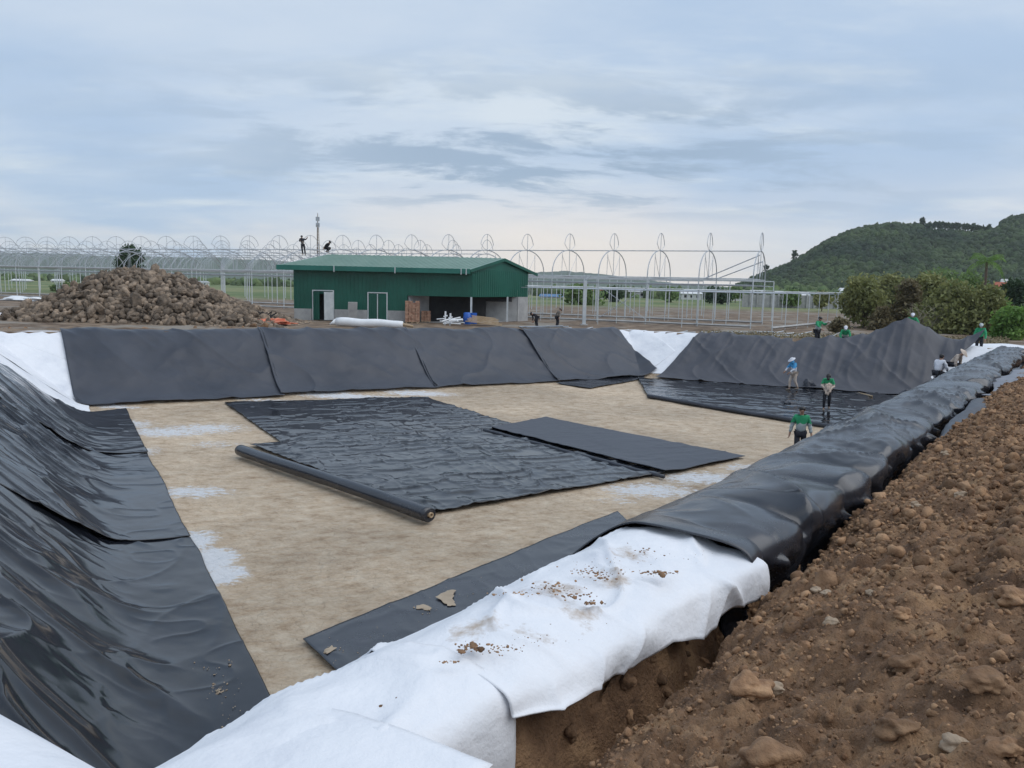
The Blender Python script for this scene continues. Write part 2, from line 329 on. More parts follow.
for px,py,rx,ry,a in [(120,425,1.3,1.2,.5),(165,432,1.8,1.0,.5),(205,428,1.8,1.2,.48),(215,444,1.3,.8,.42),(190,492,1.2,.7,.5),(140,452,.8,1.0,.45),(185,545,.5,.8,.62),(205,562,.5,.7,.66),(222,575,.45,.5,.58),(200,555,.6,.9,.4),(345,397,3.2,.8,.52),(420,394,2.2,.9,.5),(290,402,2.5,.5,.48),(110,408,1.5,.4,.5),(650,490,1.5,.9,.5),(620,500,.9,.6,.4),(705,478,1.6,.9,.5),(745,468,1.0,.8,.45),(250,690,.4,.4,.35),(560,468,2,2,.0),(270,420,1.4,1.2,.3),(500,400,2,1.5,.22)]:
    c=on(px,py,0); cl=np.maximum(cl,(a+.0)*np.exp(-(((Xf-c[0])/(rx*1.5))**2+((Yf-c[1])/(ry*1.5))**2)))
a=me.attributes.new('clean','FLOAT','POINT'); a.data.foreach_set('value',cl.astype(np.float32))
link('pond_floor',me,floormat(),kind='structure')

# ---- spoil mound and anchor trench beside the near berm ----
us=[-3.0]
while us[-1]<47: us.append(us[-1]+max(.022,.0062*abs(us[-1])))
us=np.array(us); vs=np.concatenate([np.arange(-2.75,1.6,.022),np.arange(1.6,8.2,.12)])
Uu,Vv=np.meshgrid(us,vs,indexing='ij')
def mound(Uu,Vv,rough=True):
    x,y=uv2(Uu,Vv); R=rim(x,y); f=1-.42*ss(14,38,Uu)
    edge=.06*fbm(Uu*.7,0*Uu,0,21)+.05*fbm(Uu*2.5,0*Uu,0,22)
    kv=np.array([-2.75,-2.40,-2.34,-2.22,-2.08,-1.99,-1.88,-1.62,-1.1,-.4,.4,1.5,3.2,6.5,8.2])
    kz=np.array([ 1.02, .90, .74, .42, .16, .25, .72, .96, 1.16, 1.40,1.62,1.70,1.35,-.05,-.2])
    z=np.interp(Vv-edge*(Vv>-2.3),kv,kz)
    wall=Vv<-2.2
    z=np.where(wall,1.62+(R-.12-.22*ss(5.5,6.5,Uu)-1.62)*np.clip(z,0,1)/1.0,1.55+z*f)
    z=z*(1-ss(41,47,Uu))+1.4*ss(41,47,Uu) if False else z-(z-1.35)*ss(40,47,Uu)
    if rough:
        n=.16*fbm(Uu*.55,Vv*.8,0,31,3)*ss(-1.9,-1,Vv)*.8+.06*fbm(Uu*1.9,Vv*1.9,0,32,3)
        n=n+wall*.10*fbm(Uu*2.2,Vv*9,0,35,3); c=np.abs(vn(Uu*5.5,Vv*5.5,0,41))*.065+np.abs(vn(Uu*13,Vv*13,0,42))*.040+np.abs(vn(Uu*24,Vv*24,0,44))*.022+.018*fbm(Uu*36,Vv*36,0,43,2)
        n=n+c*np.where(wall,.9,1.15)
        z=z+n
        # long shallow rill across the mound's flank
        z=z-.10*np.exp(-((Vv-(-.55+.08*Uu*.1))/.16)**2)*ss(4,7,Uu)*(1-ss(16,24,Uu))
    return x,y,z
x,y,z=mound(Uu,Vv)
link('soil_mound',gridmesh('soil_mound',np.stack([x,y,z],-1)),M['soil'],kind='structure')
# loose clods over the mound and in the trench
rng=np.random.default_rng(5); n=60000
uu=-.5+ (rng.random(n)**1.9)*34; vv=-2.15+rng.random(n)**1.1*np.minimum(3.6,2.0+uu*.25+1.6)
x,y,z=mound(uu,vv); d=np.hypot(x,y)
S=np.exp(rng.normal(-4.9,.68,n))*np.clip(d/5.5,.7,1.6); S=np.clip(S,.005,.07)
keep=(d>1.2)&(z<4.2)
C=np.stack([x,y,z+S*.15],-1)[keep]
Sk=S[keep]; hh_=len(C)//4; V1,F1=lumps(C[:hh_],Sk[:hh_],1,.6,1.9,3); V2,F2=boulders(C[hh_:],Sk[hh_:]*.95,1,8,8); V=np.concatenate([V1,V2]);F=np.concatenate([F1,F2+len(V1)]); link('loose_clods',npmesh('clods',V,F),M['clod'],kind='stuff',smooth=False)
# bigger clods lying in the trench bottom
n=420; uu=rng.uniform(1.5,34,n); vv=rng.uniform(-2.3,-1.95,n); x,y,z=mound(uu,vv); S=rng.uniform(.02,.06,n)*np.clip(uu/6,.8,1.5)
V,F=lumps(np.stack([x,y,z+S*.3],-1),S,2,.45,1.4,4); link('trench_clods',npmesh('tclods',V,F),M['clod'],kind='stuff',smooth=False)
# single stones that stand out
def onmound(px,py):
    d=ray(px,py); ts=np.arange(1.2,40,.01); X=d[0]*ts;Y=d[1]*ts;Zr=CAM[2]+d[2]*ts
    U_v=.6*X+.8*Y; V_v=.8*X-.6*Y; h=mound(U_v,V_v)[2]; k=np.nonzero((Zr<h)&(V_v>-2.3))[0]
    k=k[0] if len(k) else -1
    return X[k],Y[k],float(h[k])
def stone(px,py,wpx,asp,mt,label,seed,cat='stone',h=.6):
    X,Y,Z=onmound(px,py); D=math.hypot(X,Y); r=wpx/FPX*D/2
    V,F=lumps([(0,0,0)],np.array([[r,r*asp,r*h]]),3,.42,1.25,seed,flat=1.0)
    o=link('stone',npmesh('stone',V,F),mt,label=label,cat=cat,group='single stones lying on the spoil mound'); o.location=(X,Y,Z+r*.18)
for i,a in enumerate([(752,692,38,.8,M['clod'],'largest crusty brown earth lump near the trench edge of the soil mound'),
    (776,690,20,.8,M['stone'],'pale grey stone touching the right end of the large crusty earth lump'),
    (765,764,50,.7,M['clod'],'tan boulder cut off by the bottom edge of the photo'),
    (816,591,9,.9,M['stone'],'small pale stone, left one of a close pair high on the mound flank'),
    (827,594,10,.8,M['stone'],'small pale stone, right one of a close pair high on the mound flank'),
    (871,595,9,.9,M['stone'],'single small pale stone right of the pair on the mound flank'),
    (902,616,17,.7,M['clod'],'orange brown flat stone in the middle of the mound flank'),
    (831,624,13,.7,M['stone'],'tan oval stone in the loose soil below the pale pair'),
    (905,668,26,.7,M['clod'],'flat light brown slab of earth at the centre of the mound'),
    (1012,603,26,.8,M['clod'],'big brown stone at the right edge of the photo half way down the mound'),
    (985,690,32,.8,M['clod'],'lumpy brown boulder low on the right side of the mound'),
    (893,732,34,.7,M['clod'],'broad purple grey earth lump near the bottom centre of the mound'),
    (955,748,26,.9,M['stone'],'rounded grey brown stone in the bottom right area of the mound'),
    (1005,752,30,.8,M['clod'],'brown lump in the bottom right corner of the photo'),
    (960,497,12,.6,M['stone'],'whitish flat stone on the far flank of the mound'),
    (915,506,9,.6,M['stone'],'pale flat stone just beyond the trench on the far flank'),
    (945,455,7,.6,M['stone'],'tiny whitish stone farthest along the mound flank')]): stone(*a,seed=60+i)

# ================= LINERS ON THE SLOPES =================
def wallpanel(name,T,u,n,run,t0,t1,q0,q1,off,mt,wr,label,group,nt=110,nq=80,tskew=(0,0),lift=None,edge=0.0,thick=.012,cat='pond liner',parent=None):
    """strip on one pond wall: t along the wall, q = metres outward from the toe"""
    t_=np.linspace(0,1,nt)[:,None]; q_=np.linspace(0,1,nq)[None,:]; q=q0+(q1-q0)*q_
    a=t0+tskew[0]*q_; b=t1+tskew[1]*q_; t=a+(b-a)*t_; q=q+0*t
    wq=.05*fbm(t*.5,0*t,0,int(t0*10)%97+5); q=q+wq*(1-q_)
    x=T[0]+u[0]*t+n[0]*q; y=T[1]+u[1]*t+n[1]*q
    z=surf(x,y)+off+wr(t,q)
    if edge: z=z+edge*np.exp(-((t_)/.02)**2)*(q_>.02)
    if lift is not None: z=z+lift(t,q)
    o=link(name,gridmesh(name,np.stack([x,y,z],-1)),mt,parent,label=label,cat=cat,group=group); return solid(o,thick)
def wr_far(sd,a=1.0):
    def f(t,q):
        return a*1.45*(.040*fbm(t*.8+q*.5,q*.8-t*.25,0,sd,3)+.030*ridge(t*.35+q*.55,q*.30-t*.22,sd+3,2)*.8+.028*(ridge(t*.9+q*.9,q*.5-t*.45,sd+6,2)-.4)*ss(.2,1,q)+.05*crease(t*.5+q*.5,q*.3-t*.28,sd+8,6))
    return f
G1='black liner panels hung on the far embankment slope'
seams=[(-.1,7.35),(7.2,14.25),(14.1,20.85),(20.7,27.0)]
lab=['leftmost wide black liner panel on the far slope below the rock heap','second black liner panel from the left on the far slope, below the green shed doors','third black liner panel on the far slope, below the open bay of the shed','narrowest black liner panel on the far slope, ending at the white wedge']
for i,(a,b) in enumerate(seams):
    sk=(-.5 if i==0 else -.15,-.15 if i<3 else 0)
    wallpanel('slope_liner',T1,uf,nf,3.2,a,b,-.35 if i else -.45,3.55,.075+.035*(i%2),M['liner_matte'],wr_far(11+i),lab[i],G1,nt=150,tskew=sk,edge=.07 if i%2 else .05)
# the narrow shadowed laps at the seams are real overlaps: the upper sheet's edge stands proud
for i,t in enumerate((7.3,14.2,20.8)):
    m=MB(); pts=[]
    for k in range(22):
        q=-.3+3.75*k/21; tt=t-.12*k/21*.9; x=T1[0]+uf[0]*tt+nf[0]*q;y=T1[1]+uf[1]*tt+nf[1]*q
        pts.append((x,y,float(surf(x,y))+.13+.02*math.sin(k*.9+i)))
    m.tube(pts,.032,6); m.build('lap_seam',M['liner'],smooth=True,label=['rolled lap edge between the first and second far slope panels','rolled lap edge between the second and third far slope panels','rolled lap edge between the third and fourth far slope panels'][i],cat='liner seam',group='rolled lap edges between the far slope panels')
# far right slope: one big panel still being pulled up by the workers
TP=[(8.3,.0),(9.4,.05),(10.2,.12),(11.0,.30),(11.7,.55),(12.3,.95),(12.75,1.1),(13.3,.85),(14.0,.50),(14.8,.15),(15.3,.22),(15.9,.50),(16.2,.62)]
def lift(t,q):
    w=np.clip((q-.2)/3.2,0,1.1)**2.2
    base=np.interp(t,[p[0] for p in TP],[p[1] for p in TP])
    fold=ridge(t*.75-q*.12,q*.10,77,2)
    belly=np.exp(-((t-10.5)/4)**2)*np.clip(q/3.2,0,1)*(1-np.clip(q/3.6,0,1))*1.0
    return base*w+.20*(fold-.3)*ss(4.5,8,t)*ss(.2,1.6,q)+.07*(ridge(t*1.7-q*.5,q*.25,79,2)-.3)*ss(.3,1.4,q)+.35*belly
wallpanel('slope_liner',T2,ur,nr,3.2,.9,12.55,-.35,3.5,.085,M['liner_dusty'],wr_far(31),'large grey black liner with a raised peak, pulled up by workers at the right',None,nt=260,nq=110,tskew=(1.6,3.6),lift=lift,thick=.012)
# white geotextile where the liner does not cover
wallpanel('geotextile_sheet',T1,uf,nf,3.2,-3.6,.25,-.4,3.5,.005,M['white'],wr_far(41,.45),'clean white geotextile wedge in the far left corner of the pond','white geotextile sheets',tskew=(-1.4,-.7),nt=90,cat='geotextile')
wallpanel('geotextile_sheet',T1,ul,nl,3.0,-9.0,1.6,-.3,3.4,.0,M['white'],wr_far(43,.4),'white geotextile lying under the left slope liners beside the far left corner','white geotextile sheets',tskew=(0,2.0),nt=120,cat='geotextile')
wallpanel('geotextile_sheet',T1,uf,nf,3.2,25.6,28.5,-.05,3.6,.0,M['white'],wr_far(44,.4),'white geotextile wedge between two black liners in the middle of the far embankment','white geotextile sheets',nt=60,cat='geotextile')
wallpanel('geotextile_sheet',T2,ur,nr,3.2,-1.5,4.5,.25,3.6,.0,M['white'],wr_far(45,.4),'white geotextile right half of the wedge in the middle of the far embankment','white geotextile sheets',nt=60,cat='geotextile')
wallpanel('geotextile_sheet',T2,ur,nr,3.2,12.0,22.5,.4,6.5,.0,M['white'],wr_far(46,.5),'white geotextile at the far right corner beyond the big grey black liner','white geotextile sheets',nt=110,cat='geotextile')
# left slope, three glossy panels
def wr_left(sd,a=1.0):
    def f(t,q):
        k=ss(-.9,.5,q)
        r=ridge(t*.7-q*.7+.6*fbm(t*.5,q*.7,0,sd+2),q*.42-t*.12,sd,3)
        r2=ridge(t*2.2-q*1.9,q*.55,sd+6,2)
        flat=.010*fbm(t*1.0,q*1.2,0,sd+9)+.015*crease(t*.7+q*.4,q*.9+t*.25,sd+4,7)+.010*crease(t*1.9,q*1.4,sd+5,7)
        w1=t*.62-q*.70+.5*fbm(t*.4,q*.5,0,sd+12)
        return a*k*(.028*r*r+.13*crease(w1,q*.30+t*.12,sd+13,5)+.075*crease(t*1.3-q*1.3,q*.45+t*.1,sd+14,6)*ss(-.2,.8,q)+.007*np.clip(r2,0,1)**2)+flat+.02*fbm(t*.6,q*.8,0,sd+1)
    return f
G2='glossy black liner panels on the left slope'
for (a,b,o,sk,lb) in [(-24.9,-16.75,.02,(0,0),'nearest glossy black liner panel on the left slope, spreading widest over the pond floor'),(-17.05,-8.95,.05,(0,0),'middle glossy black liner panel on the left slope'),(-9.3,-1.4,.085,(-.0,-3.3),'farthest glossy black liner panel on the left slope, beside the white corner')]:
    wallpanel('slope_liner',T1,ul,nl,3.0,a,b,-1.42,3.4,o,M['liner_wet'],wr_left(int(-a),1.05 if a<-20 else .8),lb,G2,nt=330,nq=190,tskew=sk,edge=.05 if False else 0)
# ================= SHEETS ON THE FLOOR =================
def floorsheet(name,q,mt,wr,label,off=.03,nu=150,nv=110,group=None,cat='pond liner',parent=None,curl=None,thick=.012,wave=.05):
    P=[np.array(p if len(p)==2 and not isinstance(p[0],int) else on(p[0],p[1],0)[:2],float) for p in q]
    a=np.linspace(0,1,nu)[:,None,None];b=np.linspace(0,1,nv)[None,:,None]
    XY=(P[0]*(1-a)+P[1]*a)*(1-b)+(P[3]*(1-a)+P[2]*a)*b
    X=XY[...,0];Y=XY[...,1]; X=X+wave*fbm(X*.7,Y*.7,0,5);Y=Y+wave*fbm(X*.7,Y*.7,0,6)
    A=a[...,0]+0*X;B=b[...,0]+0*X
    Z=np.maximum(surf(X,Y),0)+off+wr(X,Y)
    if curl is not None: Z=Z+curl(A,B)
    o=link(name,gridmesh(name,np.stack([X,Y,Z],-1)),mt,parent,label=label,cat=cat,group=group); return solid(o,thick)
def wr_rip(sd,amp=1.0,ang=.42):
    def f(X,Y):
        c,s_=math.cos(ang),math.sin(ang); p=X*c+Y*s_; q=-X*s_+Y*c
        g=.5+.5*fbm(X*.35,Y*.35,0,sd+5)
        r=crease(p*.8+.5*fbm(X,Y,0,sd+1),q*1.9+.5*fbm(X*.7,Y*.7,0,sd+2),sd,4)+.6*crease(p*1.9,q*1.2+.4*fbm(X,Y,0,sd+6),sd+8,5)
        r2=ridge(p*2.2,q*1.5,sd+4,2)
        return amp*(.050*np.clip(r,0,1.3)*(.35+g)+.018*np.clip(r2,0,1)**1.5+.010*fbm(X*.5,Y*.5,0,sd+3))
    return f
floorsheet('liner_sheet',[(225,404),(425,398),(530,430),(286,447)],M['liner_wet'],wr_rip(3,.9),'rippled black liner sheet lying at the back of the pond floor centre',nu=230,nv=130)
root=empty('liner_sheet',(0,0,0),label='rippled black liner sheet on the pond floor, still partly wound on its roll',cat='pond liner')
floorsheet('sheet',[(250,446),(430,515),(664,475),(492,428)],M['liner_wet'],wr_rip(9,1.1),None,cat=None,off=.055,nu=170,nv=260,parent=root)
A=np.array(on(241,457,0));Bp=np.array(on(430,524,0)); r=.165
A[2]=Bp[2]=r+.03; ax=(Bp-A)/np.linalg.norm(Bp-A); k=60; nn=22; V=[]
e1=np.cross(ax,[0,0,1.]);e1/=np.linalg.norm(e1);e2=np.cross(e1,ax)
for i in range(k+1):
    p=A+(Bp-A)*i/k+e1*.03*math.sin(i*.11+.5)
    for j in range(nn):
        th=2*math.pi*j/nn; rr=r*(1+.02*math.sin(3*th+i*.2)+.015*math.sin(i*.7))
        V.append(p+rr*(e1*math.cos(th)+e2*math.sin(th)*.93))
V=np.array(V); I=np.arange((k+1)*nn).reshape(k+1,nn); F=np.stack([I[:-1],I[1:],np.roll(I,-1,1)[1:],np.roll(I,-1,1)[:-1]],-1).reshape(-1,4)
o=link('roll',npmesh('roll',V,F),M['liner'],root); solid(o,.09,-1)
mm=MB(); mm.tube([tuple(A-ax*.02),tuple(Bp+ax*.05)],.062,16)
co=MB(); 
cv=[];cf=[]
for (q,rad) in ((Bp-ax*.3,.055),(Bp+ax*.05,.055),(Bp+ax*.05,.036),(Bp-ax*.3,.036)):
    for j in range(16):
        th=2*math.pi*j/16; cv.append(q+rad*(e1*math.cos(th)+e2*math.sin(th)))
for i in range(3):
    for j in range(16): cf.append((i*16+j,i*16+(j+1)%16,(i+1)*16+(j+1)%16,(i+1)*16+j))
co.add(cv,cf); co.build('core_tube',M['wood'],root,smooth=True)
# spiral layers at the roll's end
sp=MB(); pts=[]
for j in range(70):
    th=j*.27; rad=.062+.095*j/70; pts.append(Bp+ax*(.005)+rad*(e1*math.cos(th)+e2*math.sin(th)*.93))
sp.tube([tuple(p) for p in pts],.0045,4); sp.build('wound_layers',M['liner_dusty'],root)
# folded double sheet with a rolled near edge
r2=empty('liner_sheet',(0,0,0),label='matte black liner folded double, lying right of the big rippled sheets',cat='pond liner')
floorsheet('sheet',[(486,430),(664,476),(745,459),(546,419)],M['liner_matte'],wr_rip(15,.45),None,cat=None,off=.075,nu=110,nv=60,parent=r2,thick=.012,curl=lambda A,B:.07*np.exp(-(B/.12)**2))
a=np.array(on(484,430,.07));b=np.array(on(664,477,.07)); m=MB(); m.tube([tuple(a+(b-a)*i/20+np.array([0,0,.01*math.sin(i)])) for i in range(21)],.055,10); m.build('rolled_edge',M['liner_matte'],r2,smooth=True)
# right-hand floor liner with its doubled near edge
r3=empty('liner_sheet',(0,0,0),label='big wet black liner on the floor under the workers on the far right',cat='pond liner')
P0=on(638,380,0)[:2];P1=on(648,398,0)[:2];P2=on(842,431,0)[:2]
dx,dy=P2[0]-P1[0],P2[1]-P1[1]; P2b=(P2[0]+dx*.35,P2[1]+dy*.35); P3=(18.9,35.0)
floorsheet('sheet',[P0,P1,P2b,P3],M['liner_wet'],wr_rip(21,.8,-.4),None,cat=None,off=.05,nu=130,nv=220,parent=r3)
a=np.array([P1[0],P1[1],.09]);b=np.array([P2b[0],P2b[1],.09]);m=MB()
m.tube([tuple(a+(b-a)*i/30+np.array([0,.05*math.sin(i*.5),.01*math.sin(i*1.3)])) for i in range(31)],.085,10); m.build('rolled_edge',M['liner_matte'],r3,smooth=True)
floorsheet('liner_offcut',[(556,385),(590,389),(645,380),(640,377)],M['liner'],wr_rip(25,.5),'narrow dark liner offcut at the foot of the white wedge',off=.04,nu=40,nv=40)
# strip at the foot of the near slope
floorsheet('liner_strip',[(303,643),tuple(uv2(5.3,-5.15)),tuple(uv2(11.5,-4.9)),(617,514)],M['liner'],wr_rip(27,.35),'long smooth black liner strip on the floor below the white near berm',off=.05,nu=60,nv=220)
# ================= NEAR BERM: white geotextile and draped liner =================
def bermgrid(us,prof,wr,cut=None):
    """prof(u)-> arrays v,z (same length) resampled; us (n,)"""
    rows=[]
    for u in us:
        v,z=prof(u); rows.append(np.stack([np.full_like(v,u),v,z],-1))
    G=np.stack(rows); x,y=uv2(G[...,0],G[...,1]); G2=np.stack([x,y,G[...,2]],-1)
    return wr(G,G2)
def resample(pts,n,it=3):
    p=np.array(pts,float)
    for _ in range(it):   # chaikin rounding
        q=[p[0]]
        for a,b in zip(p[:-1],p[1:]): q+=[a*.75+b*.25,a*.25+b*.75]
        q.append(p[-1]); p=np.array(q)
    d=np.concatenate([[0],np.cumsum(np.hypot(*np.diff(p,axis=0).T))]); t=np.linspace(0,d[-1],n)
    return np.interp(t,d,p[:,0]),np.interp(t,d,p[:,1]),t
def Rm(u): 
    x,y=uv2(u,-3.0); return float(rim(x,y))
# --- white sheets
def white_prof(hem,off,inner=-4.6,out=-2.17):
    def f(u):
        out=float(np.interp(u,[0,3.2,4,5,6.5],[-2.3,-2.3,-2.22,-2.1,-1.95])); R=Rm(u); b=.05*math.sin(u*1.7+1)+.06*math.sin(u*3.9); h=hem(u); o=out+off+.02*math.sin(u*2.3+off*30)
        v,z,_=resample([(inner,R-(-3.1-inner)*.93+off+.08),(-3.6,R-.31+off),(-3.12,R-.03+off),(-2.85,R+.02+off+b*.3),(-2.45,R+.0+off+b*.2),(o-.03,R-.06+off),(o+.03,R-.15),(o+.05*math.sin(u*4.1)+.03,h)],130,2)
        return v,z
    return f
def white_wr(sd):
    def f(G,P):
        u=G[...,0];v=G[...,1]; z=P[...,2]
        d=.030*fbm(u*1.3,v*1.6+z,0,sd,4)+.030*ridge(u*.75+v*.6,v*.9-u*.35+z*.7,sd+2,3)+.045*crease(u*.8+v*.9,v*.9-u*.55,sd+4,8)+.03*crease(u*1.6-v*.7,v*1.3+u*.6,sd+6,8)
        side=ss(-2.35,-2.2,v)
        P=P.copy(); P[...,2]+=d*(1-side)+.0*side
        w=side*(.06*fbm(u*1.3,z*1.2,0,sd+5,3)+.07*crease(u*1.2+z*1.1,z*.7,sd+7,5)+.04*crease(u*2.2-z*1.5,z*.9,sd+8,6)-.035)
        P[...,0]+=.8*w;P[...,1]+=-.6*w
        return P
    return f
# left/near sheet, wraps round the corner behind the camera
def hem1(u): return 1.55
us=np.linspace(-2.2,3.15,170)
def corner_prof(u):
    v,z=white_prof(hem1,.0)(u); return v,z
g=bermgrid(us,corner_prof,white_wr(61))
solid(link('geotextile_sheet',gridmesh('geotextile_sheet',g),M['white'],label='nearest white geotextile sheet on the berm, hanging straight down into the trench',cat='geotextile',group='white geotextile sheets'),.008)
def hem2(u):
    return float(np.interp(u,[3.0,3.3,3.7,4.3,4.7,5.2,5.7,6.2],[2.60,2.57,2.52,2.40,2.46,2.32,2.38,2.33]))
us=np.linspace(3.08,6.2,160)
# the second sheet's near end is laid over the first on a slant
def pr2(u):
    return white_prof(hem2,.028)(u)
def wr2(G,P):
    # slant the near edge: inner side starts earlier than the outer side
    u=G[...,0];v=G[...,1]; k=np.clip((6.35-u)/3.35,0,1); sh=-(.62)*ss(-2.2,-3.2,v)*k if False else .55*(np.clip((-2.2-v)/1.2,0,1.4))*k*0
    G=G.copy(); G[...,0]=u+sh; x,y=uv2(G[...,0],G[...,1]); P=P.copy(); P[...,0]=x;P[...,1]=y
    P=white_wr(71)(G,P); P[...,2]+=.035*np.exp(-((u-3.0)/.05)**2)*(v<-2.2)
    return P
g=bermgrid(us,pr2,wr2)
def soiled():
    m=M['white'].copy(); m.name='white_geotextile_soiled'; nt=m.node_tree;N=nt.nodes;L=nt.links;B=N['Principled BSDF']; src=B.inputs['Base Color'].links[0].from_socket
    tc=N.new('ShaderNodeTexCoord'); n=N.new('ShaderNodeTexNoise'); n.inputs['Scale'].default_value=7; n.inputs['Detail'].default_value=10; n.inputs['Roughness'].default_value=.7; L.new(tc.outputs['Object'],n.inputs['Vector']); tot=None
    for (u_,v_,r_) in ((3.45,-2.85,.30),(4.3,-2.8,.35),(4.75,-2.6,.30),(5.3,-2.75,.25),(4.1,-2.45,.22),(3.6,-2.5,.18)):
        p=B3_(u_,v_,2.78); d=N.new('ShaderNodeVectorMath'); d.operation='DISTANCE'; d.inputs[1].default_value=p; L.new(tc.outputs['Object'],d.inputs[0])
        q=N.new('ShaderNodeMapRange'); q.inputs['From Max'].default_value=r_*1.5; q.inputs['To Min'].default_value=.46; q.inputs['To Max'].default_value=0; L.new(d.outputs['Value'],q.inputs['Value'])
        if tot is None: tot=q.outputs[0]
        else: x=N.new('ShaderNodeMath');x.operation='MAXIMUM';L.new(tot,x.inputs[0]);L.new(q.outputs[0],x.inputs[1]);tot=x.outputs[0]
    s=N.new('ShaderNodeMath');s.operation='ADD';L.new(tot,s.inputs[0]);L.new(n.outputs['Fac'],s.inputs[1]); t=N.new('ShaderNodeMapRange');t.inputs['From Min'].default_value=.80;t.inputs['From Max'].default_value=1.05;t.inputs['To Max'].default_value=.75;L.new(s.outputs[0],t.inputs['Value'])
    mx=N.new('ShaderNodeMixRGB');L.new(t.outputs[0],mx.inputs[0]);L.new(src,mx.inputs[1]);mx.inputs[2].default_value=(.34,.24,.15,1);L.new(mx.outputs[0],B.inputs['Base Color']); return m
def B3_(u,v,z): x,y=uv2(u,v); return (x,y,z)
solid(link('geotextile_sheet',gridmesh('geotextile_sheet',g),soiled(),label='soil speckled white geotextile sheet between the nearest white sheet and the black berm liner',cat='geotextile',group='white geotextile sheets'),.01)
# white sheet on the short corner berm at the bottom left of the photo
cn=(-.49,-.87); cu=(-.87,.49)
ts=np.linspace(-1.6,5.5,90)[:,None]; qs=np.linspace(-.9,1.2,60)[None,:]
bx=-1.88+cu[0]*ts+cn[0]*qs; by=3.16+cu[1]*ts+cn[1]*qs
zz=surf(bx,by)+.045+.02*fbm(bx*1.5,by*1.5,0,81)+.012*ridge(bx,by,82)
solid(link('geotextile_sheet',gridmesh('geotextile_sheet',np.stack([bx,by,zz],-1)),M['white'],label='white geotextile over the corner berm in the bottom left corner of the photo',cat='geotextile',group='white geotextile sheets'),.008)
# --- black liner draped over the berm
lob=[5.2]
r_=random.Random(4)
while lob[-1]<44: lob.append(lob[-1]+r_.uniform(.9,3.0))
lob=np.array(lob)
def lobe(u):
    k=int(np.clip(np.searchsorted(lob,u)-1,0,len(lob)-2)); t=(u-lob[k])/(lob[k+1]-lob[k]); rr=random.Random(k*7+1)
    a=rr.uniform(.7,1.15); sk=rr.uniform(.7,1.5)
    return a*math.sin(math.pi*min(max(t,0),1)**sk)**.55, k
def black_prof(u):
    R=Rm(u); b,k=lobe(u); f=1-.1*float(ss(8,25,u)); vo=-2.13+.20*b*f; end=min(1,max(0,(u-5.3)/.8))
    vi=-6.9 if u>8 else -6.0
    hz=np.interp(u,[5,8,14,24,40],[1.72,1.72,1.7,1.75,1.8])
    pts=[(vi,.09),(-5.95,.13),(-5.0,.84),(-3.85,R-.46),(-3.3,R-.02),(-2.9,R+.06+.02*b),(-2.5,R+.08+.04*b),(vo-.12,R+.04+.04*b),(vo,R-.10),(vo+.03-.16*b,R-.40),(vo-.05-.22*b,max(hz+.2,R-.75)),(vo+.12,hz)]
    v,z,_=resample(pts,170); z=z+.045; return v,z
def black_wr(G,P):
    u=G[...,0];v=G[...,1];z=P[...,2]; P=P.copy()
    top=ss(-4.2,-3.0,v)*(.1+.9*ss(6.1,7.5,u))
    lobv=np.array([lobe(float(a))[0] for a in G[:,0,0]])[:,None]
    P[...,2]+=.045*fbm(u*.9,v*1.1,0,91,3)*ss(6,7,u)+.03*ridge(u*2.6-v*1.2,v*1.9+u*.4,99,2)*top*ss(-.2,.5,vn(u*.5,v*.5,0,92))+top*(.10*crease(u*.45+v*.5,v*.35+u*.1,93,4)+.07*crease(u*.8-v*.7,v*.4+u*.15,94,8)-.09)+(.015+.03*ss(9,16,u))*crease(u*1.7+v*1.1,v*.8-u*.25,95,8)*top
    P[...,2]-=.05*ss(7,10,u)*(1-ss(24,30,u))*top+.11*(1-lobv)**1.0*ss(-3.3,-2.4,v)*np.clip((z-2.0),0,1)
    side=ss(-2.6,-2.25,v)*(z<2.55)
    w=side*(.07*fbm(u*1.3,z*1.2,0,97,3)+.13*crease(u*1.5+z*.9,z*.5,98,4)+.08*crease(u*2.6-z*1.2,z*.6,90,5)-.05)
    P[...,0]+=.8*w;P[...,1]+=-.6*w
    return P
us=[6.02]
while us[-1]<43.5: us.append(us[-1]+max(.035,.0045*us[-1]))
def bend(G,P):
    # the near end is cut on a curve: the inner side begins further along the berm than the outer side
    u=G[...,0].copy();v=G[...,1]; z=P[...,2]
    k=np.clip(1-(u-5.42)/3.5,0,1); sh=k*(.10*np.exp(-((v+3.0)/.75)**2)+.12*np.sin(v*3))
    G=G.copy();G[...,0]=u+sh; x,y=uv2(G[...,0],G[...,1]); P=P.copy();P[...,0]=x;P[...,1]=y
    return black_wr(G,P)
g=bermgrid(np.array(us),black_prof,bend)
solid(link('berm_liner',gridmesh('berm_liner',g),M['liner'],label='long wrinkled black liner draped over the near berm, sagging into the trench in scallops',cat='pond liner'),.014)
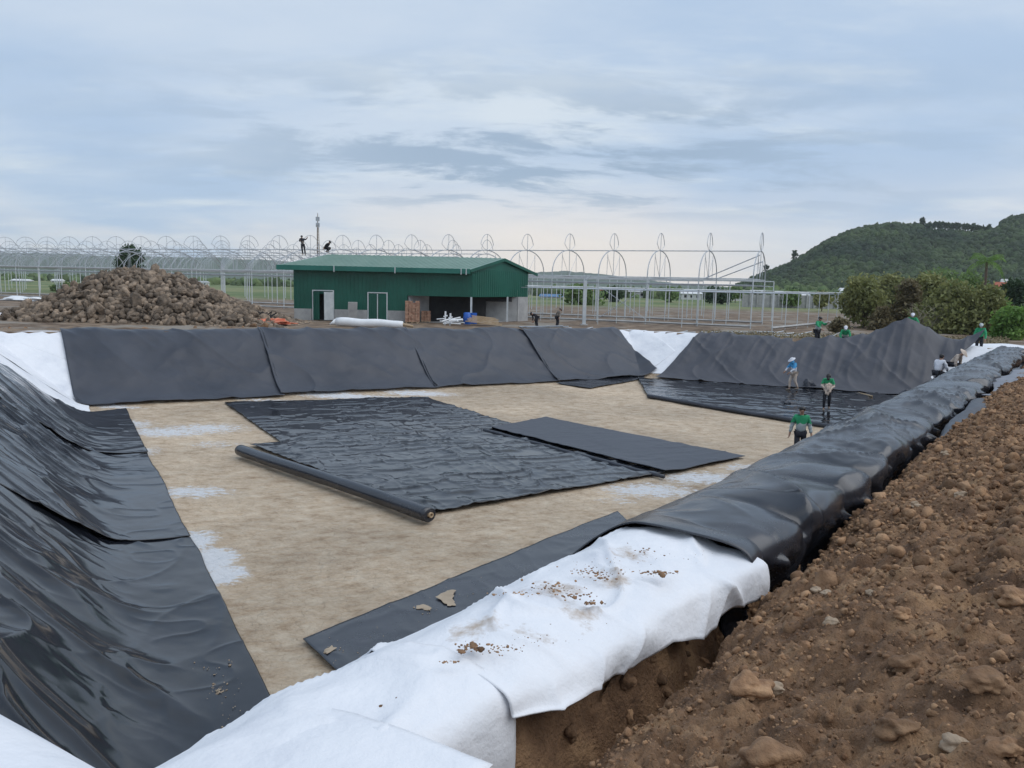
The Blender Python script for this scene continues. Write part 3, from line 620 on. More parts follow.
# loose roll-like fold of dark liner lying in the trench, and a grey flap further on
def vtube(name,pts,rs,mt,label,cat,n=12,sq=.75,sd=0):
    P=np.array(pts,float); k=80; d=np.concatenate([[0],np.cumsum(np.linalg.norm(np.diff(P,axis=0),axis=1))]); t=np.linspace(0,d[-1],k)
    C=np.stack([np.interp(t,d,P[:,i]) for i in range(3)],-1); ke=np.ones(7)/7
    for i in range(3): C[3:-3,i]=np.convolve(C[:,i],ke,'valid')
    R=np.interp(t,d,rs); V=[]
    for i in range(k):
        a=C[min(i+1,k-1)]-C[max(i-1,0)]; a/=np.linalg.norm(a); e=np.cross(a,[0,0,1.]);e/=np.linalg.norm(e);f=np.cross(e,a)
        for j in range(n*2):
            th=math.pi*j/n; rr=R[i]*(1+.18*math.sin(2*th+i*.25)+.10*math.sin(5*th+i*.6+sd))
            V.append(C[i]+rr*(e*math.cos(th)+f*math.sin(th)*sq))
    nn=2*n; I=np.arange(k*nn).reshape(k,nn); F=np.stack([I[:-1],I[1:],np.roll(I,-1,1)[1:],np.roll(I,-1,1)[:-1]],-1).reshape(-1,4)
    return link(name,npmesh(name,np.array(V),F),mt,label=label,cat=cat)
def B3(u,v,z): x,y=uv2(u,v); return (x,y,z)
vtube('liner_bundle',[B3(11.8,-1.86,2.05),B3(13.5,-1.8,2.22),B3(15.5,-1.66,2.42),B3(18,-1.6,2.46),B3(20.5,-1.75,2.36),B3(22.5,-1.9,2.2)],[.06,.13,.2,.24,.2,.08],M['liner_matte'],'twisted dark liner bundle lying in the trench beside the mound','pond liner')
vtube('liner_bundle',[B3(8.0,-1.72,1.98),B3(9.4,-1.72,2.12),B3(10.6,-1.8,2.08),B3(11.4,-1.9,1.95)],[.03,.08,.09,.04],M['liner'],'thin dark liner tail in the trench, nearer than the twisted bundle','pond liner',sd=3)
uu=np.linspace(0,1,60)[:,None];vv=np.linspace(0,1,30)[None,:]
U_v=22.5+9*uu+0*vv; V_v=-1.95+.75*vv+.12*np.sin(uu*9)
x,y,_=mound(U_v,V_v,False); z=2.32+.12*vv+.05*fbm(U_v*1.1,V_v*2,0,88)+.04*ridge(U_v*.8,V_v,89)
solid(link('liner_flap',gridmesh('liner_flap',np.stack([x,y,z],-1)),mat('grey_liner_flap',(.16,.17,.20),(.22,.23,.26),2,rough=.5,bump=.3,bscale=6),label='grey liner flap lying on the trench edge at the far end of the mound',cat='pond liner'),.012)
# rubble and dry clods scattered on the bare ground behind the pond
rng=np.random.default_rng(19); C=[];S=[]
for _ in range(5200):
    px=rng.uniform(-20,1000); e=rng.uniform(.7,12)**1.0; Yb=np.interp(px,[-20,60,260,410,620,700,820,1000],[36,34,37.5,41,47,46,43.5,41])+e
    x=at(px,330,Yb)[0]; sv,_i=sval(x,Yb)
    if sv<1.12: continue
    s_=np.exp(rng.normal(-2.9,.5)); C.append((x,Yb,float(ground(x,Yb))+s_*.2)); S.append(min(s_,.22))
V,F=boulders(C,np.array(S),1,9,23); link('ground_rubble',npmesh('ground_rubble',V,F),M['clod'],kind='stuff',smooth=False)
# --- soil crumbs on white sheet, pale flecks on liners
rng=np.random.default_rng(9)
def cast(px,py,objs_surf): return objs_surf(px,py)
def ontop(px,py):
    d=ray(px,py); ts=np.arange(3,14,.01); X=d[0]*ts;Y=d[1]*ts;Zr=CAM[2]+d[2]*ts; V_v=.8*X-.6*Y
    h=np.where(V_v<-2.2,surf(X,Y)+.075,-9); h=np.where((V_v>-3.1)&(V_v<-2.2),rim(X,Y)+.10,h)
    k=np.nonzero(Zr<h)[0]; k=k[0] if len(k) else -1
    return X[k],Y[k],h[k]
C=[];S=[]
for px,py,sx,sy,n,s in [(556,588,16,4,34,.012),(585,571,9,3,18,.012),(600,577,8,4,22,.014),(648,552,10,3,14,.013),(640,572,16,3,12,.008),(575,596,12,3,22,.013),(513,594,12,2,30,.015),(590,603,7,2,16,.016),(470,648,7,3,34,.015),(500,650,14,6,26,.010),(450,662,5,1,10,.010),(605,560,40,12,26,.006),(540,640,30,10,16,.005),(680,560,30,8,12,.006),(655,573,16,1.5,24,.016)]:
    for _ in range(int(n*1.8)):
        X,Y,Z=ontop(px+rng.normal()*sx*.8,py+rng.normal()*sy*.7)
        if Z>0: C.append((X,Y,Z)); S.append(.40*s*math.exp(rng.normal()*.5))
V,F=lumps(C,np.array(S),1,.45,1.5,5,flat=.55); link('soil_crumbs',npmesh('crumbs',V,F),M['clod'],kind='stuff',smooth=False)
C=[];S=[]
for px,py,sx,sy,n,s in [(218,700,22,16,60,.010),(216,690,5,3,26,.014),(208,668,16,4,14,.012),(229,664,2,2,3,.03),(340,655,16,5,22,.010),(430,605,30,12,36,.010),(372,640,25,9,16,.010),(465,600,14,6,12,.013)]:
    for _ in range(n):
        x,y,z=on(px+rng.normal()*sx,py+rng.normal()*sy,.085); C.append((x,y,.09)); S.append(.5*s*math.exp(rng.normal()*.5))
V,F=lumps(C,np.array(S),1,.45,1.5,6,flat=.4); link('dry_flecks',npmesh('flecks',V,F),M['stone'],kind='stuff',smooth=False)
def splat(pxs,label,zo,mt,h=.006):
    P=[on(px,py,zo) for px,py in pxs]; m=MB(); n=len(P); c=np.mean(P,axis=0)
    rr=[]; 
    for i in range(n):
        a=np.array(P[i]);b=np.array(P[(i+1)%n])
        for k in range(4): rr.append(a+(b-a)*k/4+np.array([rng.normal()*.012,rng.normal()*.012,0]))
    n=len(rr); m.add([tuple(p) for p in rr]+[tuple(p+(c-p)*.15+np.array([0,0,h])) for p in rr]+[tuple(c+np.array([0,0,h]))],[(i,(i+1)%n,n+(i+1)%n,n+i) for i in range(n)]+[(n+i,n+(i+1)%n,2*n) for i in range(n)])
    m.build('mud_patch',mt,label=label,cat='mud patch',group='dried mud patches on the black liners')
tan=mat('dried_mud',(.33,.26,.19),(.42,.34,.25),6,rough=.9)
splat([(436,597),(447,590),(454,590),(452,598),(456,605),(448,606),(441,601)],'tan dried mud patch on the long liner strip below the white berm',.10,tan)
splat([(416,606),(423,604),(432,608),(431,611),(423,609),(417,609)],'grey mud patch left of the tan one on the long liner strip',.10,tan)
splat([(323,651),(331,646),(335,648),(327,654)],'small mud flake at the left tip of the long liner strip',.10,tan)
splat([(216,690),(220,688),(222,692),(217,693)],'small dried mud flake on the floor part of the nearest left liner',.10,tan)
# black heaps of liner on the floor by the workers
def heap(px,py,w,h,label,sd):
    x,y,z=on(px,py,.06); r=w/FPX*y/2
    V,F=lumps([(0,0,0)],np.array([[r,r*.7,h]]),4,.35,1.6,sd,flat=1.0); V[:,2]=np.maximum(V[:,2],-.02)
    o=link('liner_heap',npmesh('liner_heap',V,F),M['liner_matte'],label=label,cat='liner heap',group='crumpled heaps of liner near the workers'); o.location=(x,y,.06)
heap(810,390,13,.5,'crumpled black liner heap pulled up beside the worker in the blue hat',1)
heap(788,403,14,.12,'flat dark liner crumple on the wet liner below the worker in the blue hat',2)
heap(904,397,12,.28,'small black liner heap at the foot of the far right slope',3)
heap(780,391,60,.03,'low dark lap in the liner left of the crumpled heap',4) if False else None
# shadowed lap line where the far right panel meets the floor sheet
m=MB(); pts=[]
for k in range(40):
    t=2.8+11*k/39; q=-.45+.08*math.sin(k*1.1); x=T2[0]+ur[0]*t+nr[0]*q;y=T2[1]+ur[1]*t+nr[1]*q; pts.append((x,y,.10+.02*math.sin(k*2.1)))
m.tube(pts,[.03+.025*abs(math.sin(k*.6)) for k in range(40)],6); m.build('lap_seam',M['liner'],smooth=True,label='bunched lap where the far right slope liner meets the floor liner',cat='liner seam')
m=MB(); a=np.array(on(838,388,.13));b=np.array(on(872,396,.13)); m.tube([tuple(a+(b-a)*i/12+np.array([0,.06*math.sin(i),0])) for i in range(13)],.035,6); m.build('timber_batten',M['wood'],label='thin pale batten lying on the liner right of the two workers',cat='batten')
# ================= SHED =================
GZ=1.42
shed=empty('storage_shed',(-11,68,GZ),label='dark green metal shed with pale green roof and an open bay at its right end',cat='shed')
_e=np.array((-11,68,GZ))
def sub(m):  # meshes are built in world coordinates: move them into the parent's frame
    m.v=[(a-_e[0],b-_e[1],c-_e[2]) for a,b,c in m.v]; return m
FA=np.array((-18.7,65.0));FB=np.array((-3.62,65.0));DV=np.array((4.9,7.6))
def fp(px): return FA+(FB-FA)*((px-294)/(471-294.))
def pl(m,a,b,t,z0,z1): m.wall(tuple(a),tuple(b),t,z0,z1); return m
zE=6.02; zO=3.72; zP=2.42; zR=7.1
def ribbed(m,a,b,z0,z1,t=.06,pitch=.33):
    a=np.array(a,float);b=np.array(b,float);L=np.linalg.norm(b-a);u=(b-a)/L;n=np.array((u[1],-u[0])); pl(m,a,b,t,z0,z1)
    for k in range(int(L/pitch)):
        c=a+u*(pitch*(k+.5)); m.wall(tuple(c-u*.03+n*(t/2+.012)),tuple(c+u*.03+n*(t/2+.012)),.024,z0,z1)
    return m
w=MB()
ribbed(w,FA,FB,zO,zE)
for a,b in ((294,312),(334,367.5),(387.5,407)): ribbed(w,fp(a),fp(b),zP,zO)
ribbed(w,FB,FB+DV,zO,zE-.0); ribbed(w,FA+DV,FA,zP,zE); ribbed(w,FB+DV,FA+DV,zP,zE)
# gable triangle above the right end
g0,g1,gm=FB,FB+DV,FB+DV*.5
for (p,q,s_) in ((g0,g1,1),):
    nn=np.array((DV[1],-DV[0]))/np.linalg.norm(DV)*.03
    v=[(*(g0-nn),zE),(*(g1-nn),zE),(*(gm-nn),zR-.06),(*(g0+nn),zE),(*(g1+nn),zE),(*(gm+nn),zR-.06)]
    w.add(v,[(0,1,2),(5,4,3),(0,3,4,1),(1,4,5,2),(2,5,3,0)])
    w.add([(x+FA[0]-FB[0],y,z) for x,y,z in v],[(0,1,2),(5,4,3),(0,3,4,1),(1,4,5,2),(2,5,3,0)])
sub(w).build('wall',M['green'],shed)
for a,b in ((294.3,311.5),(334.5,367),(388,406.5)): pn=MB(); pl(pn,fp(a)-(0,.03),fp(b)-(0,.03),.2,GZ-.2,zP); sub(pn).build('plinth',M['concrete'],shed)
# inner walls of the open bay
iw=MB(); a=fp(407); pl(iw,a+(.1,.1),a+DV*.8,.15,GZ-.2,zO); pl(iw,a+DV*.8,FB+DV*.80+(.0,0),.15,GZ-.2,zO+.6)
pl(iw,FB+DV*.80,FB+DV*1.0,.2,GZ-.2,zO-.01)
sub(iw).build('block_wall',M['concrete'],shed)
fl=MB(); fl.add([(*(FA+(.1,.1)),GZ+.05),(*(FB-(.1,-.1)),GZ+.05),(*(FB+DV*.99),GZ+.05),(*(FA+DV*.99),GZ+.05)],[(0,1,2,3)]); sub(fl).build('floor_slab',M['concrete'],shed)
# near-black boards added at the back of the bay to stand for its shade
bm=MB(); pl(bm,fp(407)+DV*.30,fp(448)+DV*.62,.05,GZ,zE-.2); pl(bm,fp(448)+DV*.62,FB+DV*.70,.05,zO-.45,zE-.2); sub(bm).build('interior_shade_board',M['dark'],shed)
for p in (FB,FB+DV*.62):
    c=MB(); c.box((p[0],p[1]-.02,(GZ+zO)/2),(.16,.16,zO-GZ)); sub(c).build('post',M['steel_white'],shed)
# roof: two slopes with ribs, overhang
ov=1.0
def roofslope(m,ea,eb,ra,rb,t=.05):
    v=[(*ea,),(*eb,),(*rb,),(*ra,)]; v2=[(x,y,z-t) for x,y,z in v]
    m.add(v+v2,[(0,1,2,3),(7,6,5,4),(0,4,5,1),(1,5,6,2),(2,6,7,3),(3,7,4,0)])
    A=np.array(v)
    for k in range(1,38):
        s_=k/38; p=A[0]+(A[1]-A[0])*s_; q=A[3]+(A[2]-A[3])*s_; m.tube([tuple(p+(0,0,.02)),tuple(q+(0,0,.02))],.022,4)
dz=(zR-zE)/.5
du=DV/np.linalg.norm(DV); ex=np.array((1.,0))*.45
rf=MB()
ridL=(*(FA+DV*.5-ex),zR+.05);ridR=(*(FB+DV*.5+ex*.6),zR+.05)
fo=.075
eL=(*(FA-DV*fo-ex*2),zE-.06-fo*dz+.22);eR=(*(FB-DV*fo+ex*.6),zE-.06-fo*dz+.22)
bL=(*(FA+DV*(1+fo*1.6)-ex*2),zE-fo*dz*1.2+.15);bR=(*(FB+DV*(1+fo*1.8)+ex*.6),zE-fo*dz*1.2+.1)
roofslope(rf,eL,eR,ridL,ridR); roofslope(rf,bR,bL,ridR,ridL)
sub(rf).build('roof',M['roofgreen'],shed)
fa=MB(); pl(fa,np.array(eL[:2])-(0,.06),np.array(eR[:2])-(0,.06),.12,eL[2]-.36,eL[2]+.04); sub(fa).build('gutter',M['fascia'],shed)
def slanted(m,p,q,h,t=.08):
    d=np.array(q)-np.array(p); n=np.array((d[1],-d[0],0));n/=np.linalg.norm(n)+1e-9;n*=t/2; p=np.array(p);q=np.array(q);k=np.array((0,0,h))
    v=[p-n-k,q-n-k,q+n-k,p+n-k,p-n,q-n,q+n,p+n]; m.add([tuple(x) for x in v],[(3,2,1,0),(4,5,6,7),(0,1,5,4),(1,2,6,5),(2,3,7,6),(3,0,4,7)])
vb=MB(); slanted(vb,eR,ridR,.26); slanted(vb,ridR,bR,.26); sub(vb).build('verge_trim',M['green'],shed)
for px in (336,396,461,466):
    b=MB(); p=fp(px); b.box((p[0],p[1]-fo*7.6-.14,eL[2]-.2),(.07,.06,.5)); sub(b).build('gutter_bracket',M['steel_white'],shed)
# doors
def frame(m,a,b,z1,t=.09):
    a=np.array(a)-(0,.06);b=np.array(b)-(0,.06)
    m.box((a[0],a[1],(GZ+z1)/2),(t,.1,z1-GZ)); m.box((b[0],b[1],(GZ+z1)/2),(t,.1,z1-GZ)); m.box(((a[0]+b[0])/2,a[1],z1+.04),(b[0]-a[0]+t,.1,.08))
d=MB(); frame(d,fp(313),fp(333.5),3.95); fr=sub(d).build('door_frame',M['steel_white'],shed)
k=MB(); a=fp(313.5); ribbed(k,a-(0,.1),a+(.62,-.55),GZ+.1,3.88,.05,.2); sub(k).build('door_leaf',M['green'],shed,label='green door leaf swung open at the left doorway')
k=MB(); a=fp(333); pl(k,a-(.55,.85),a-(0,.1),.05,GZ+.1,3.88); sub(k).build('door_leaf',M['steel_white'],shed,label='pale inner face of the right door leaf standing open')
k=MB(); pl(k,fp(312)+(0,1.2),fp(336)+(0,1.2),.05,GZ,4.2);pl(k,fp(312.2)+(0,.05),fp(312.2)+(0,1.2),.05,GZ,4.2);pl(k,fp(336)+(0,.05),fp(336)+(0,1.2),.05,GZ,4.2); sub(k).build('interior_shade_board',M['dark'],shed)  # shade inside the doorway is put into the near-black colour of these boards
d=MB(); frame(d,fp(368),fp(387),3.86); p=fp(377.5); d.box((p[0],p[1]-.07,(GZ+3.8)/2),(.07,.1,3.8-GZ)); sub(d).build('door_frame',M['steel_white'],shed)
for a,b in ((368.5,377),(378,386.6)):
    k=MB(); ribbed(k,fp(a)-(0,.03),fp(b)-(0,.03),GZ+.1,3.82,.05,.2); sub(k).build('door_leaf',M['green'],shed)
# things round the shed
def thingmb(name,m,mt,label,cat,loc=None,**k):
    c=np.mean(np.array(m.v),axis=0) if loc is None else np.array(loc); zmin=min(v[2] for v in m.v); c=np.array((c[0],c[1],zmin))
    m.v=[(a-c[0],b-c[1],d_-c[2]) for a,b,d_ in m.v]; o=m.build(name,mt,None,label=label,cat=cat,**k); o.location=tuple(c); return o
def gz(px,Y): return at(px,322,Y)[0]
k=MB(); x=gz(351,63); k.box((x,63.6,GZ+.85),(.75,.12,1.7),.35,.22); thingmb('leaning_board',k,M['concrete'],'grey board leaning on the shed wall between its two doors','board')
# white wrapped roll
a=np.array((at(336,325,56)[0],56.2,GZ+.42));b=np.array((at(403,325,56)[0],56.0,GZ+.34)); rt=empty('geotextile_roll',(0,0,0),label='long white plastic wrapped roll on the ground in front of the shed',cat='roll')
m=MB(); m.tube([tuple(a+(b-a)*i/14+np.array([0,0,.03*math.sin(i*.9)])) for i in range(15)],[.30,.33]+[.33-.004*i for i in range(12)]+[.24],14); m.build('wrapped_roll',M['pvc'],rt,smooth=True)
m=MB(); m.tube([tuple(b),tuple(b+(b-a)/np.linalg.norm(b-a)*.75-np.array([0,0,.12]))],[.12,.09],8); m.build('core_end',M['wood'],rt,smooth=True)
m=MB(); m.tube([tuple(a),tuple(a-(b-a)/np.linalg.norm(b-a)*.5-np.array([0,0,.2]))],[.26,.05],8); m.build('loose_wrapping',M['pvc'],rt,smooth=True)
# brick stacks on pallets
def bricks(px,Y,wx,wy,rows,label):
    x=at(px,322,Y)[0]; r=empty('brick_stack',(x,Y,GZ),label=label,cat='brick stack'); p=MB()
    for i in range(3): p.box(((i-1)*wx*.4,0,.05),(.1,wy,.1))
    for i in range(5): p.box((0,(i-2)*wy*.23,.12),(wx,.12,.03))
    p.build('pallet',M['wood'],r); b=MB(); rg=random.Random(int(px)); n=max(2,int(wx/.24))
    for k in range(rows):
        for i in range(n):
            for j in range(max(2,int(wy/.24))):
                if k>=rows-2 and rg.random()<.3: continue
                b.box((-wx/2+(i+.5)*wx/n+rg.uniform(-.012,.012),-wy/2+(j+.5)*wy/max(2,int(wy/.24))+rg.uniform(-.012,.012),.14+.145*(k+.5)),(wx/n*.93,wy/max(2,int(wy/.24))*.93,.135),rg.uniform(-.04,.04))
    b.build('bricks',M['brick'],r)
bricks(412.5,64.3,1.15,.9,12,'tall stack of clay bricks at the left edge of the open bay')
bricks(426,65.8,.75,.8,6,'low stack of clay bricks right of the tall stack')
x=at(467,320,64)[0]; r=empty('plastic_barrel',(x,64,GZ),label='blue plastic barrel standing beside the front post of the open bay',cat='barrel')
m=MB(); m.tube([(0,0,0),(0,0,.05),(0,0,.3),(0,0,.34),(0,0,.66),(0,0,.7),(0,0,.95),(0,0,1.0)],[.28,.3,.3,.32,.32,.3,.3,.26],18); m.build('drum',M['blue'],r,smooth=True); m=MB(); m.tube([(0,0,1.0),(0,0,1.03)],[.24,.23],16); m.build('lid',M['blue'],r)
x=at(472,320,64.8)[0]; m=MB(); m.box((x,64.9,GZ+.45),(.75,.5,.8),.2);m.box((x+.1,64.9,GZ+.9),(.5,.4,.12),.5); thingmb('plastic_crate',m,M['blue'],'blue plastic crate behind the barrel in the open bay','crate')
# white pipe fittings heap
rg=random.Random(3); x0=at(452,322,62.5)[0]
for i in range(16):
    m=MB(); x=x0+rg.uniform(-1.0,.9); y=62.3+rg.uniform(-.6,.7); an=rg.uniform(-.9,.9); L=rg.uniform(.5,1.2); z=GZ+.1+rg.uniform(0,.35)
    m.tube([(x-L/2*math.cos(an),y-L/2*math.sin(an),z),(x+L/2*math.cos(an),y+L/2*math.sin(an),z+rg.uniform(-.08,.25))],.055,8)
    thingmb('plastic_pipe',m,M['pvc'],'short white plastic pipe in the heap in front of the open bay','pipe',group='white plastic pipes heaped in front of the open bay')
for px,h in ((445,1.15),(450,1.0)):
    m=MB(); x=at(px,322,62)[0]; m.tube([(x,62,GZ),(x+.03,62,GZ+h)],.07,8); m.tube([(x-.12,62,GZ+h*.62),(x+.2,62,GZ+h*.7)],.06,8)
    thingmb('pipe_fitting',m,M['pvc'],'taller white branched pipe standing left in front of the open bay' if px==445 else 'shorter white branched pipe standing right of the taller one','pipe')
for i in range(6):
    m=MB(); x=at(484,322,62.5)[0]; y=62+.22*i; m.box((x+.1*math.sin(i*2),y,GZ+.25+.09*i),(3.0-.2*i,.2,.07),.03*i,0); m.v=[(a,b,c-.10*(a-x)) for a,b,c in m.v]
    thingmb('timber_plank',m,M['wood'],'sawn plank in the pile in front of the bay post','plank',group='planks piled in front of the bay post')
# orange netting heap left of the shed
x,y=at(272,316,56.5)[:2]; V,F=lumps([(0,0,0)],np.array([[1.15,.5,.30]]),4,.6,2.6,12,flat=1.0); V[:,2]=np.maximum(V[:,2],-.05)
o=link('netting_heap',npmesh('netting_heap',V,F),M['orange'],label='crumpled heap of orange red netting left of the shed',cat='netting'); o.location=(x,y,GZ+.2)
m=MB(); x=at(263,312,58)[0]; 
for i in range(5): m.tube([(x-.8+.3*i,57.5,GZ+.5),(x-.3+.35*i,57.8,GZ+.95+.1*math.sin(i*3)),(x+.6,57.5,GZ+.5)],.05,5)
thingmb('cable_tangle',m,M['dark'],'dark tangle of cable on top of the orange netting','cable')
# pale hose along the soil bank, far left
pts=[]
for px,py in ((-40,331),(0,326.5),(30,322.5),(62,319.5),(110,318.5),(160,319.5),(215,320),(262,321),(292,323)):
    p=at(px,py,41.5+ (px*.012)); x,y=p[0],p[1]; pts.append((x,y,float(ground(x,y))+.05))
m=MB(); m.tube(pts,.075,6); m.build('pale_hose',mat('faded_hose',(.42,.36,.28),(.5,.45,.36),3,rough=.8),smooth=True,label='long pale hose lying along the soil bank in front of the rock heap',cat='hose')
# white bags and sheeting far left
def bag(px,py,Y,w,h,label,nm='plastic_sheeting',cat='sheeting',sd=0):
    x,y,z=at(px,py,Y); r=w/FPX*Y/2; V,F=lumps([(0,0,0)],np.array([[r,r*.5,h]]),3,.6,1.6,sd,flat=1.0)
    o=link(nm,npmesh(nm,V,F),M['pvc'],label=label,cat=cat); o.location=(x,y,max(GZ,float(ground(x,y)))+h*.4)
bag(30,298,95,40,.35,'long flat white plastic sheeting at the far left under the greenhouse frame',sd=1)
bag(3,315,56,14,.3,'white plastic bag at the left edge of the photo',nm='plastic_bag',cat='bag',sd=2)
bag(18,308,62,8,.25,'small white plastic bag left of the rock heap',nm='plastic_bag',cat='bag',sd=3)
# ================= ROCK HEAP =================
HC=at(150,320,60)[:2]; rng=np.random.default_rng(21)
def heapz(x,y):
    # long ridge, steeper on its left side, tailing off to the right
    dx=x-HC[0]; dy=(y-HC[1])/6.0
    prof=np.interp(dx,[-11.2,-9,-7,-4.6,-3.0,-1.6,0.6,2.2,4.4,7.2,9.6,11.8],[0,.7,1.6,2.95,3.7,3.95,3.9,3.55,2.75,1.7,.75,.05])
    return GZ-.1+np.maximum(prof*(1-dy*dy)*.98+.22*fbm(x*.5,y*.5,0,8),0)
gx,gy=np.meshgrid(np.linspace(HC[0]-12.5,HC[0]+12.5,90),np.linspace(HC[1]-6.2,HC[1]+6.2,50),indexing='ij')
link('rubble_core',gridmesh('rubble_core',np.stack([gx,gy,heapz(gx,gy)-.28],-1)),M['rock'],kind='stuff',smooth=False)
n=3000; x=HC[0]+rng.uniform(-12.5,12.5,n); y=HC[1]+rng.uniform(-6.0,1.5,n); z=heapz(x,y); S=rng.uniform(.12,.30,n)
V,F=boulders(np.stack([x,y,z-.08],-1),S,1,9,9); link('rubble_fill',npmesh('rubble_fill',V,F),M['rock'],kind='stuff',smooth=False)
protos=[]
for i in range(8):
    V,F=boulders([(0,0,0)],np.array([[1.05,.85,.72]])*rng.uniform(.9,1.1,(1,3)),3,12,100+i); protos.append(npmesh('rock',V,F)); protos[-1].materials.append(M['rock'])
cnt=0
while cnt<296:
    x=HC[0]+rng.uniform(-12,12); y=HC[1]+rng.uniform(-6.0,.6); z=float(heapz(x,y))
    if z<GZ+.02: continue
    o=bpy.data.objects.new('rock',protos[cnt%8]); COL.objects.link(o); s_=float(np.clip(np.exp(rng.normal(-1.28,.36)),.16,.6))
    if abs(x-HC[0]+1)<2.5 and z>5: s_*=1.1
    o.location=(x,y-.1,z+.02); o.scale=(s_*rng.uniform(.9,1.3),s_*rng.uniform(.8,1.1),s_*rng.uniform(.7,1.1)); o.rotation_euler=tuple(rng.uniform(0,6.28,3))
    tag(o,'rough grey brown rock in the big heap left of the shed','rock','rocks of the big heap'); cnt+=1
# ================= GREENHOUSE FRAMES =================
AX=np.array((-.915,.403,0));WD=np.array((.403,.915,0)); P0=np.array((22.98,72,0)); SP=.0265*72/.403; WID=9.8; zG=5.80; zA=8.45; zT=10.15
gh=empty('greenhouse_frame',(0,0,GZ),label='huge multi span greenhouse skeleton of thin galvanised arches behind the shed and rock heap',cat='greenhouse frame')
def loc(p): return (p[0],p[1],p[2]-GZ)
arch=MB(); A=[]
h=zA-zG
for k in range(25):
    th=math.pi*k/24; A.append((-math.cos(th)*WID/2*WD[0],-math.cos(th)*WID/2*WD[1],zG+h*math.sin(th)**.85))
arch.tube(A,.05,5)
def wp(w,z): return (w*WD[0],w*WD[1],z)
arch.tube([wp(-WID/2,zG),wp(WID/2,zG)],.036,5)
arch.tube([wp(0,zG),wp(0,zA)],.03,5)
for s_ in (-1,1):
    arch.tube([wp(s_*2.2,zG),wp(s_*2.2*.96,zG+h*.86)],.022,4); arch.tube([wp(s_*2.2,zG+h*.8),wp(0,zG+.02)],.020,4)
v=[]
for k in range(15):
    th=math.radians(18+144*k/14); v.append(wp(-1.65*math.cos(th),zA+.1+1.6*math.sin(th)))
arch.tube(v,.030,5); arch.tube([wp(0,zA),wp(0,zT)],.026,4); arch.tube([v[0],wp(-.75,zA+.15),wp(0,zA)],.026,4); arch.tube([v[-1],wp(.75,zA+.15),wp(0,zA)],.026,4)
arch.v=[(a,b,c-GZ) for a,b,c in arch.v]
a0=arch.build('arch_frame',M['steel'],gh); first=True
rows=[(0,0,27),(1,7,32),(2,9,36),(3,12,40)]
for r_i,n0,n1 in rows:
    for n_ in range(n0,n1+1):
        p=P0+AX*SP*n_+WD*WID*r_i
        if first: a0.location=(p[0],p[1],0); first=False; continue
        o=a0.copy(); COL.objects.link(o); o.parent=gh; o.location=(p[0],p[1],0)
for r_i,n0,n1 in rows:
    a=P0+AX*SP*n0+WD*WID*r_i; b=P0+AX*SP*n1+WD*WID*r_i
    m=MB(); m.tube([(a[0],a[1],zA-GZ),(b[0],b[1],zA-GZ)],.045,5); m.build('ridge_purlin',M['steel'],gh)
for r_i in range(5):
    n0,n1={0:(0,27),1:(0,32),2:(0,36),3:(2,40),4:(12,40)}[r_i]
    a=P0+AX*SP*n0+WD*WID*(r_i-.5); b=P0+AX*SP*n1+WD*WID*(r_i-.5)
    m=MB(); m.tube([(a[0],a[1],zG-GZ),(b[0],b[1],zG-GZ)],.055,5); m.build('gutter_beam',M['steel_white'],gh)
    m=MB(); m.tube([(a[0],a[1],zG-.55-GZ),(b[0],b[1],zG-.55-GZ)],.045,5); m.build('tie_rail',M['steel'],gh)
    if r_i<2:
        m=MB(); m.tube([(a[0],a[1],.22),(b[0],b[1],.22)],.10,4); m.build('base_rail',M['concrete'],gh)
pm=MB(); pm.tube([(0,0,0),(0,0,zG-GZ)],.055,6); p0=None; cnt=0; rest=MB()
for r_i in range(5):
    n0,n1={0:(0,27),1:(0,32),2:(0,36),3:(2,40),4:(4,40)}[r_i]
    for n_ in list(range(n0,min(n1,19)+1))+list(range(20,n1+1)):
        p=P0+AX*SP*n_+WD*WID*(r_i-.5); cnt+=1
        if cnt>99: rest.tube([(p[0],p[1],0),(p[0],p[1],zG-GZ)],.06,5); continue
        if p0 is None: p0=pm.build('post',M['steel_white'],gh); p0.location=(p[0],p[1],0)
        else: o=p0.copy(); COL.objects.link(o); o.parent=gh; o.location=(p[0],p[1],0)
rest.build('post',M['steel_white'],gh,kind='stuff')
# end wall: two ribs and diagonal braces at the near right corner
def br(a,b,r=.045): m=MB(); m.tube([loc(a),loc(b)],r,5); m.build('diagonal_brace',M['steel'],gh)
e0=P0; br((*(e0+WD*-.8)[:2],zA-.4),(*(e0+AX*SP*1.05+WD*-1)[:2],zG),.05); br((*(e0+WD*1.8)[:2],zA-.9),(*(e0+AX*SP*.9+WD*1.5)[:2],zG),.05)
for n_ in (2,7): 
    a=P0+AX*SP*n_-WD*4.5;b=P0+AX*SP*(n_+1)-WD*4.5; br((a[0],a[1],GZ+.4),(b[0],b[1],zG-.9),.03);br((b[0],b[1],GZ+.4),(a[0],a[1],zG-.9),.03)
